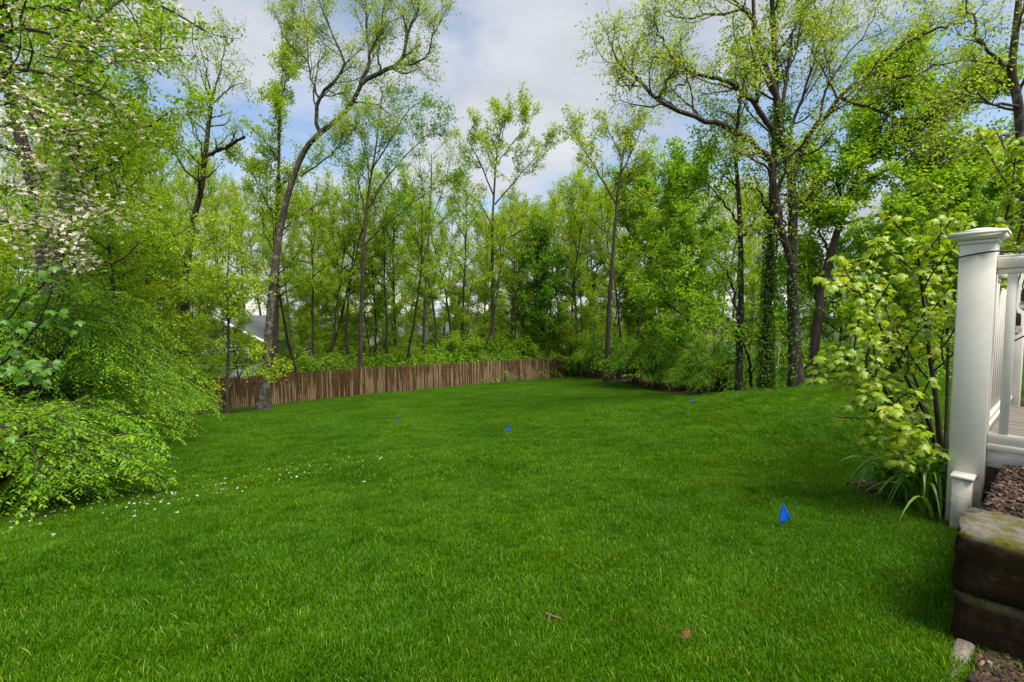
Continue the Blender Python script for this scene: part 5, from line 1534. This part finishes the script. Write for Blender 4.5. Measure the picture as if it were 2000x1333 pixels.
def flag(px, py, d, h, rz, droop, label, k=1.0, corners=None):
    p = at(px, py, d); b = np.array([p[0], p[1], gz(p[0], p[1])])
    root = link('marker_flag', None, loc=tuple(b), rot=(0, 0, rz))
    m_ = MB(); m_.tube(resample([(0.01, 0, -0.05), (0.006, 0, h * 0.5), (0, 0, h)], 8), 0.0014, 5); m_.build('wire', M['wire'], root)
    nu, nv = 9, 9
    V = []
    for j in range(nv):
        for i in range(nu):
            u, v = i / (nu - 1), j / (nv - 1)
            xx = 0.125 * u * (1 - 0.55 * droop) * k
            zz_ = h - 0.10 * v * k - droop * 0.105 * k * u ** 0.8
            yy = 0.018 * math.sin(u * 7 + v * 1.5) * droop + 0.004 * math.sin(v * 5)
            if corners:
                a_, b_, c_, e_ = (np.array(q_) for q_ in corners)
                w_ = (a_ * (1 - u) + b_ * u) * (1 - v) + (c_ * (1 - u) + e_ * u) * v
                V.append((w_[0], 0.016 * math.sin(u * 3.1) * math.cos(v * 2.0) + yy * 0.2, w_[1])); continue
            V.append((xx * (1 - 0.25 * v * droop), yy, zz_))
    Fc = [[j * nu + i, j * nu + i + 1, (j + 1) * nu + i + 1, (j + 1) * nu + i] for j in range(nv - 1) for i in range(nu - 1)]
    o = link('flag', mesh('flag', V, Fc, M['flag'], smooth=True), root)
    sd_ = o.modifiers.new('thickness', 'SOLIDIFY'); sd_.thickness = 0.0006
    tag(root, label, 'marker flag', 'blue marker flags on the lawn')
flag(1527, 1034, 2.55, 0.16, -0.45, 0.9, 'largest nearest drooping blue marker flag in front of the deck', 0.85, ((0.0, 0.16), (0.045, 0.075), (-0.018, 0.06), (0.0, 0.034)))
flag(989, 849, 9.3, 0.15, 0.2, 0.4, 'blue marker flag in the middle of the lawn')
flag(1348, 797, 10.2, 0.17, 0.15, 0.45, 'blue marker flag before the forked tree at the lawn edge')
flag(773, 826, 12.0, 0.12, 0.1, 0.3, 'small low blue marker flag on the lawn left of the middle', 0.9)
flag(952, 749, 30.0, 0.16, 0.5, 0.7, 'tiny far blue marker flag at the foot of the fence')
flag(1246, 765, 23.0, 0.12, 0.9, 0.7, 'tiny blue marker flag at the edge of the bed shrubs', 0.8)

# ------------------------------------------------------------------ fallen petals, stick and dead leaf on the grass
def petals():
    r = np.random.default_rng(801)
    pts = []
    line = np.array([at(20, 1075, 3.3)[:2], at(180, 1020, 3.9)[:2], at(430, 950, 4.6)[:2], at(600, 910, 5.6)[:2], at(790, 888, 6.2)[:2]])
    for i in range(340):
        t = r.random() ** 0.8 * 3.98; k = int(t); p = line[k] + (line[k + 1] - line[k]) * (t - k)
        p = p + r.normal(0, 0.34, 2) * np.array([1.5, 1.0]); pts.append(p)
    for q in ((863, 935, 4.4), (45, 1012, 3.8), (66, 1070, 3.3), (28, 1100, 3.1)):
        pts.append(at(*q)[:2])
    pts = np.array(pts); n = len(pts)
    P = np.column_stack([pts, hz(pts[:, 0], pts[:, 1]) + r.uniform(0.036, 0.058, n)])
    vs, fs, ts, c = [], [], [], 0
    for k in range(2):
        an = r.uniform(0, 6.28, n)
        d = np.stack([np.cos(an), np.sin(an), r.normal(0, 0.2, n)], -1)
        ln = r.uniform(0.012, 0.028, n) * (1.0 if k == 0 else r.integers(0, 2, n) * 0.9 + 0.02)
        V, Fc = leaf_mesh_arrays(P, d, norm(np.array([0, 0, 1.0]) + r.normal(0, 0.5, (n, 3))), ln, ln * 0.9, 0.15, 0.1)
        vs.append(V); fs.append(Fc + c); ts.append(np.repeat(r.random(n), 4)); c += len(V)
    tag(link('fallen_petals', mesh('fallen_petals', np.concatenate(vs), np.concatenate(fs), M['bract'], tint=np.concatenate(ts))), 'white dogwood petals strewn in a band across the lawn at the left', 'petals', kind='stuff')
petals()
M['stick'] = wood_mat('dry_stick', (0.06, 0.03, 0.018), (0.2, 0.13, 0.095), (20, 20, 20))
sp_ = at(1080, 1275, 1.75); b = MB()
b.tube(resample([(-0.03, 0.012, 0.034), (0, 0, 0.028), (0.025, -0.010, 0.028), (0.035, -0.015, 0.02)], 10), np.linspace(0.004, 0.002, 10), 7)
b.tube(resample([(-0.012, 0.004, 0.032), (-0.018, -0.012, 0.028), (-0.02, -0.02, 0.02)], 6), 0.004, 6)
o = b.build('stick', M['stick'], None, smooth=True, loc=(sp_[0], sp_[1], gz(sp_[0], sp_[1]))); tag(o, 'short broken brown twig lying in the near grass', 'twig')
M['dead_leaf'] = wood_mat('dead_leaf', (0.08, 0.015, 0.008), (0.2, 0.06, 0.02), (40, 40, 40))
lp_ = at(1352, 1326, 1.62)
V, Fc, _t = maple_leaves(np.array([[0, 0, 0.018]]), np.array([[0.5, 0.6, 0.35]]), np.array([[0.6, -0.7, 0.4]]), np.array([0.045]), np.random.default_rng(1))
o = link('dead_leaf', mesh('dead_leaf', V, Fc, M['dead_leaf']), loc=(lp_[0] - 0.02, lp_[1], gz(lp_[0], lp_[1]) - 0.008)); tag(o, 'curled reddish-brown dead leaf at the bottom of the lawn', 'leaf')

# ------------------------------------------------------------------ neighbouring houses glimpsed through the trees
def siding_mat(name, col):
    m, N, L, o = newmat(name)
    tcn = N.new('ShaderNodeTexCoord'); wv = N.new('ShaderNodeTexWave'); wv.bands_direction = 'Z'; wv.wave_profile = 'SAW'
    wv.inputs['Scale'].default_value = 1.6; L.new(tcn.outputs['Object'], wv.inputs['Vector'])
    n = noise(N, L, 3, 4, 0.6)
    c = mixc(N, L, col, tuple(v * 0.85 for v in col), n.outputs['Fac'])
    principled(N, L, o, c, 0.6, wv.outputs['Fac'], 0.6, 0.03)
    return m
M['blue_siding'] = siding_mat('blue_grey_siding', (0.22, 0.33, 0.38))
M['white_siding'] = siding_mat('white_siding', (0.74, 0.74, 0.72))
M['tan_siding'] = siding_mat('tan_siding', (0.50, 0.40, 0.32))
M['trim'] = paint_mat('white_trim', (0.80, 0.80, 0.78))
M['pane'] = paint_mat('window_glass', (0.10, 0.20, 0.22), 0.4, 0.05)
rm, Nr, Lr, or_ = newmat('grey_shingle'); nr_ = noise(Nr, Lr, 8, 5, 0.7)
principled(Nr, Lr, or_, ramp(Nr, Lr, nr_.outputs['Fac'], [(0.3, (0.06, 0.065, 0.075)), (0.7, (0.13, 0.14, 0.155))]).outputs[0], 0.9, nr_.outputs['Fac'], 0.5, 0.02)
M['roof'] = rm
def house(px, d, wd, dp, hw, hr, rz, siding, label, windows, gable='front'):
    """gabled house; local x across, -y faces the lawn"""
    b = ground_at(px, d)
    root = link('house', None, loc=tuple(b - [0, 0, 0.2]), rot=(0, 0, rz))
    x = wd / 2
    m_ = MB()
    if gable == 'front':
        V = [(-x, 0, 0), (x, 0, 0), (x, 0, hw), (0, 0, hw + hr), (-x, 0, hw), (-x, dp, 0), (x, dp, 0), (x, dp, hw), (0, dp, hw + hr), (-x, dp, hw)]
        Fq = [[0, 1, 2, 4], [2, 3, 3, 4], [1, 6, 7, 2], [5, 0, 4, 9], [6, 5, 9, 7], [7, 9, 8, 8]]
        me = bpy.data.meshes.new('wall')
        me.from_pydata(V, [], [(0, 1, 2, 3, 4), (1, 6, 7, 2), (5, 0, 4, 9), (6, 5, 9, 8, 7)])
        roofs = [[(-x - 0.4, -0.4, hw - 0.4 * hr / x), (0, -0.4, hw + hr), (0, dp + 0.4, hw + hr), (-x - 0.4, dp + 0.4, hw - 0.4 * hr / x)], [(0, -0.4, hw + hr), (x + 0.4, -0.4, hw - 0.4 * hr / x), (x + 0.4, dp + 0.4, hw - 0.4 * hr / x), (0, dp + 0.4, hw + hr)]]
        rake = [[(-x - 0.4, hw - 0.4 * hr / x), (0, hw + hr)], [(0, hw + hr), (x + 0.4, hw - 0.4 * hr / x)]]
    else:
        y = dp / 2
        me = bpy.data.meshes.new('wall')
        V = [(-x, 0, 0), (x, 0, 0), (x, 0, hw), (-x, 0, hw), (-x, dp, 0), (x, dp, 0), (x, dp, hw), (-x, dp, hw), (-x, y, hw + hr), (x, y, hw + hr)]
        me.from_pydata(V, [], [(0, 1, 2, 3), (5, 4, 7, 6), (1, 5, 6, 9, 2), (4, 0, 3, 8, 7)])
        roofs = [[(-x - 0.4, -0.4, hw - 0.4 * hr / y), (x + 0.4, -0.4, hw - 0.4 * hr / y), (x + 0.4, y, hw + hr), (-x - 0.4, y, hw + hr)], [(-x - 0.4, y, hw + hr), (x + 0.4, y, hw + hr), (x + 0.4, dp + 0.4, hw - 0.4 * hr / y), (-x - 0.4, dp + 0.4, hw - 0.4 * hr / y)]]
        rake = []
    me.materials.append(M[siding]); link('wall', me, root)
    for q in roofs:
        me = bpy.data.meshes.new('roof')
        top = [(a, b_, c + 0.14) for a, b_, c in q]
        me.from_pydata(q + top, [], [(3, 2, 1, 0), (4, 5, 6, 7), (0, 1, 5, 4), (1, 2, 6, 5), (2, 3, 7, 6), (3, 0, 4, 7)])
        me.materials.append(M['roof']); link('roof', me, root)
    for (x0, z0), (x1, z1) in rake:
        m_ = MB(); V = np.array([(x0, -0.43, z0 - 0.22), (x1, -0.43, z1 - 0.22), (x1, -0.43, z1 + 0.12), (x0, -0.43, z0 + 0.12), (x0, -0.405, z0 - 0.22), (x1, -0.405, z1 - 0.22), (x1, -0.405, z1 + 0.12), (x0, -0.405, z0 + 0.12)])
        m_.add(V, [[0, 1, 2, 3], [7, 6, 5, 4], [0, 4, 5, 1], [2, 6, 7, 3]]); m_.build('rake_board', M['trim'], root)
    for (wx, wz, ww, wh) in windows:
        m_ = MB(); t = 0.12
        m_.box((wx - ww / 2 - t, -0.07, wz - t), (wx - ww / 2, 0.03, wz + wh + t)); m_.box((wx + ww / 2, -0.07, wz - t), (wx + ww / 2 + t, 0.03, wz + wh + t))
        m_.box((wx - ww / 2, -0.068, wz - t), (wx + ww / 2, 0.03, wz)); m_.box((wx - ww / 2, -0.068, wz + wh), (wx + ww / 2, 0.03, wz + wh + t))
        wo = m_.build('window', M['trim'], root)
        m_ = MB(); m_.box((wx - ww / 2, -0.02, wz), (wx - 0.03, -0.012, wz + wh)); m_.build('pane', M['pane'], wo)
        m_ = MB(); m_.box((wx + 0.03, -0.02, wz), (wx + ww / 2, -0.012, wz + wh)); m_.build('pane', M['pane'], wo)
        m_ = MB(); m_.box((wx - 0.029, -0.05, wz), (wx + 0.029, -0.005, wz + wh)); m_.build('mullion', M['trim'], wo)
    tag(root, label, 'house')
house(425, 37, 7.2, 9, 3.3, 1.9, 0.12, 'blue_siding', 'blue-grey gabled house with white trim seen through the trees at the left', [(1.55, 1.35, 1.6, 1.1), (1.2, 2.9, 0.8, 0.7), (-1.6, 1.3, 1.2, 1.2)])
house(640, 60, 11, 8, 3.0, 1.6, -0.1, 'white_siding', 'white house glimpsed behind the leaning tree', [(-3.6, 1.0, 1.2, 1.5), (-0.5, 1.0, 1.2, 1.5), (3.2, 1.0, 1.2, 1.5)], 'side')
house(812, 60, 8, 9, 2.4, 1.9, 0.1, 'white_siding', 'grey-roofed house low beyond the fence at the vase tree', [(-2.5, 0.9, 1.3, 1.3), (2.0, 0.9, 1.3, 1.3)], 'side')
house(1395, 52, 7, 8, 4.2, 2.0, 0.0, 'white_siding', 'pale house glimpsed left of the forked tree', [(-1.5, 1.2, 1.0, 1.4), (1.5, 1.2, 1.0, 1.4)])

# ------------------------------------------------------------------ trampoline and chair on the second lawn
M['steel'] = paint_mat('galvanised_steel', (0.45, 0.46, 0.47), 0.3, 0.35)
M['pad'] = paint_mat('pale_pad', (0.55, 0.45, 0.42), 0.3, 0.6)
M['net_black'] = paint_mat('trampoline_net', (0.02, 0.03, 0.04), 0.3, 0.8)
tb = ground_at(1462, 27)
tr = link('trampoline', None, loc=tuple(tb)); tag(tr, 'round netted trampoline on the second lawn between the right trunks', 'trampoline')
TRr, TH = 1.45, 0.8
an = np.linspace(0, 2 * np.pi, 41)
b = MB(); b.tube(np.stack([TRr * np.cos(an), TRr * np.sin(an), np.full(41, TH)], -1), 0.06, 6); b.build('rim', M['pad'], tr, smooth=True)
V = [(0, 0, TH)] + [(1.38 * math.cos(a), 1.38 * math.sin(a), TH) for a in an[:-1]]
b = MB(); b.add(V, [[0, 1 + 2 * k, 2 + 2 * k, 1 + (2 * k + 2) % 40] for k in range(20)]); b.build('mat', M['rubber'], tr)
for k in range(6):
    a = k * math.pi / 3 + 0.5; c, s = math.cos(a), math.sin(a)
    b = MB(); b.tube([(TRr * c, TRr * s, TH), (TRr * 1.02 * c, TRr * 1.02 * s, -0.1)], 0.028, 6); b.build('leg', M['steel'], tr)
    b = MB(); b.tube([(TRr * 1.04 * c, TRr * 1.04 * s, 0.3), (TRr * 1.06 * c, TRr * 1.06 * s, TH + 1.35)], 0.035, 6); b.build('net_pole', M['steel'], tr)
b = MB()
for k in range(60):
    a = k * 2 * math.pi / 60
    b.tube([(TRr * math.cos(a), TRr * math.sin(a), TH), (TRr * 1.02 * math.cos(a), TRr * 1.02 * math.sin(a), TH + 1.25)], 0.006, 3)
for zq in np.linspace(0.1, 1.25, 9):
    b.tube(np.stack([TRr * 1.01 * np.cos(an), TRr * 1.01 * np.sin(an), np.full(41, TH + zq)], -1), 0.006, 3)
b.build('net', M['net_black'], tr)

M['chair_frame'] = paint_mat('dark_blue_frame', (0.05, 0.09, 0.14), 0.3, 0.4)
cb = ground_at(1586, 21)
ch = link('lawn_chair', None, loc=tuple(cb), rot=(0, 0, 0.5)); tag(ch, 'small dark folding chair on the second lawn beside the spreading tree', 'chair')
for sx in (-0.22, 0.22):
    b = MB(); b.tube([(sx, -0.2, 0), (sx, 0.1, 0.42), (sx, 0.24, 0.85)], 0.014, 6); b.build('leg', M['chair_frame'], ch)
    b = MB(); b.tube([(sx, 0.22, 0), (sx, -0.18, 0.42)], 0.014, 6); b.build('leg', M['chair_frame'], ch)
b = MB(); b.box((-0.22, -0.2, 0.40), (0.22, 0.12, 0.42)); b.build('seat', M['chair_frame'], ch)
b = MB(); b.add(np.array([(-0.22, 0.13, 0.5), (0.22, 0.13, 0.5), (0.22, 0.25, 0.86), (-0.22, 0.25, 0.86), (-0.22, 0.15, 0.5), (0.22, 0.15, 0.5), (0.22, 0.27, 0.86), (-0.22, 0.27, 0.86)]), [[0, 1, 2, 3], [7, 6, 5, 4], [0, 4, 5, 1], [2, 6, 7, 3], [0, 3, 7, 4], [1, 5, 6, 2]]); b.build('backrest', M['chair_frame'], ch)
print('leaves', TREES['leaves'], 'tris', sum(sum(len(p.vertices) - 2 for p in m.polygons) if len(m.polygons) < 5000 else len(m.loops) - 2 * len(m.polygons) for m in bpy.data.meshes))
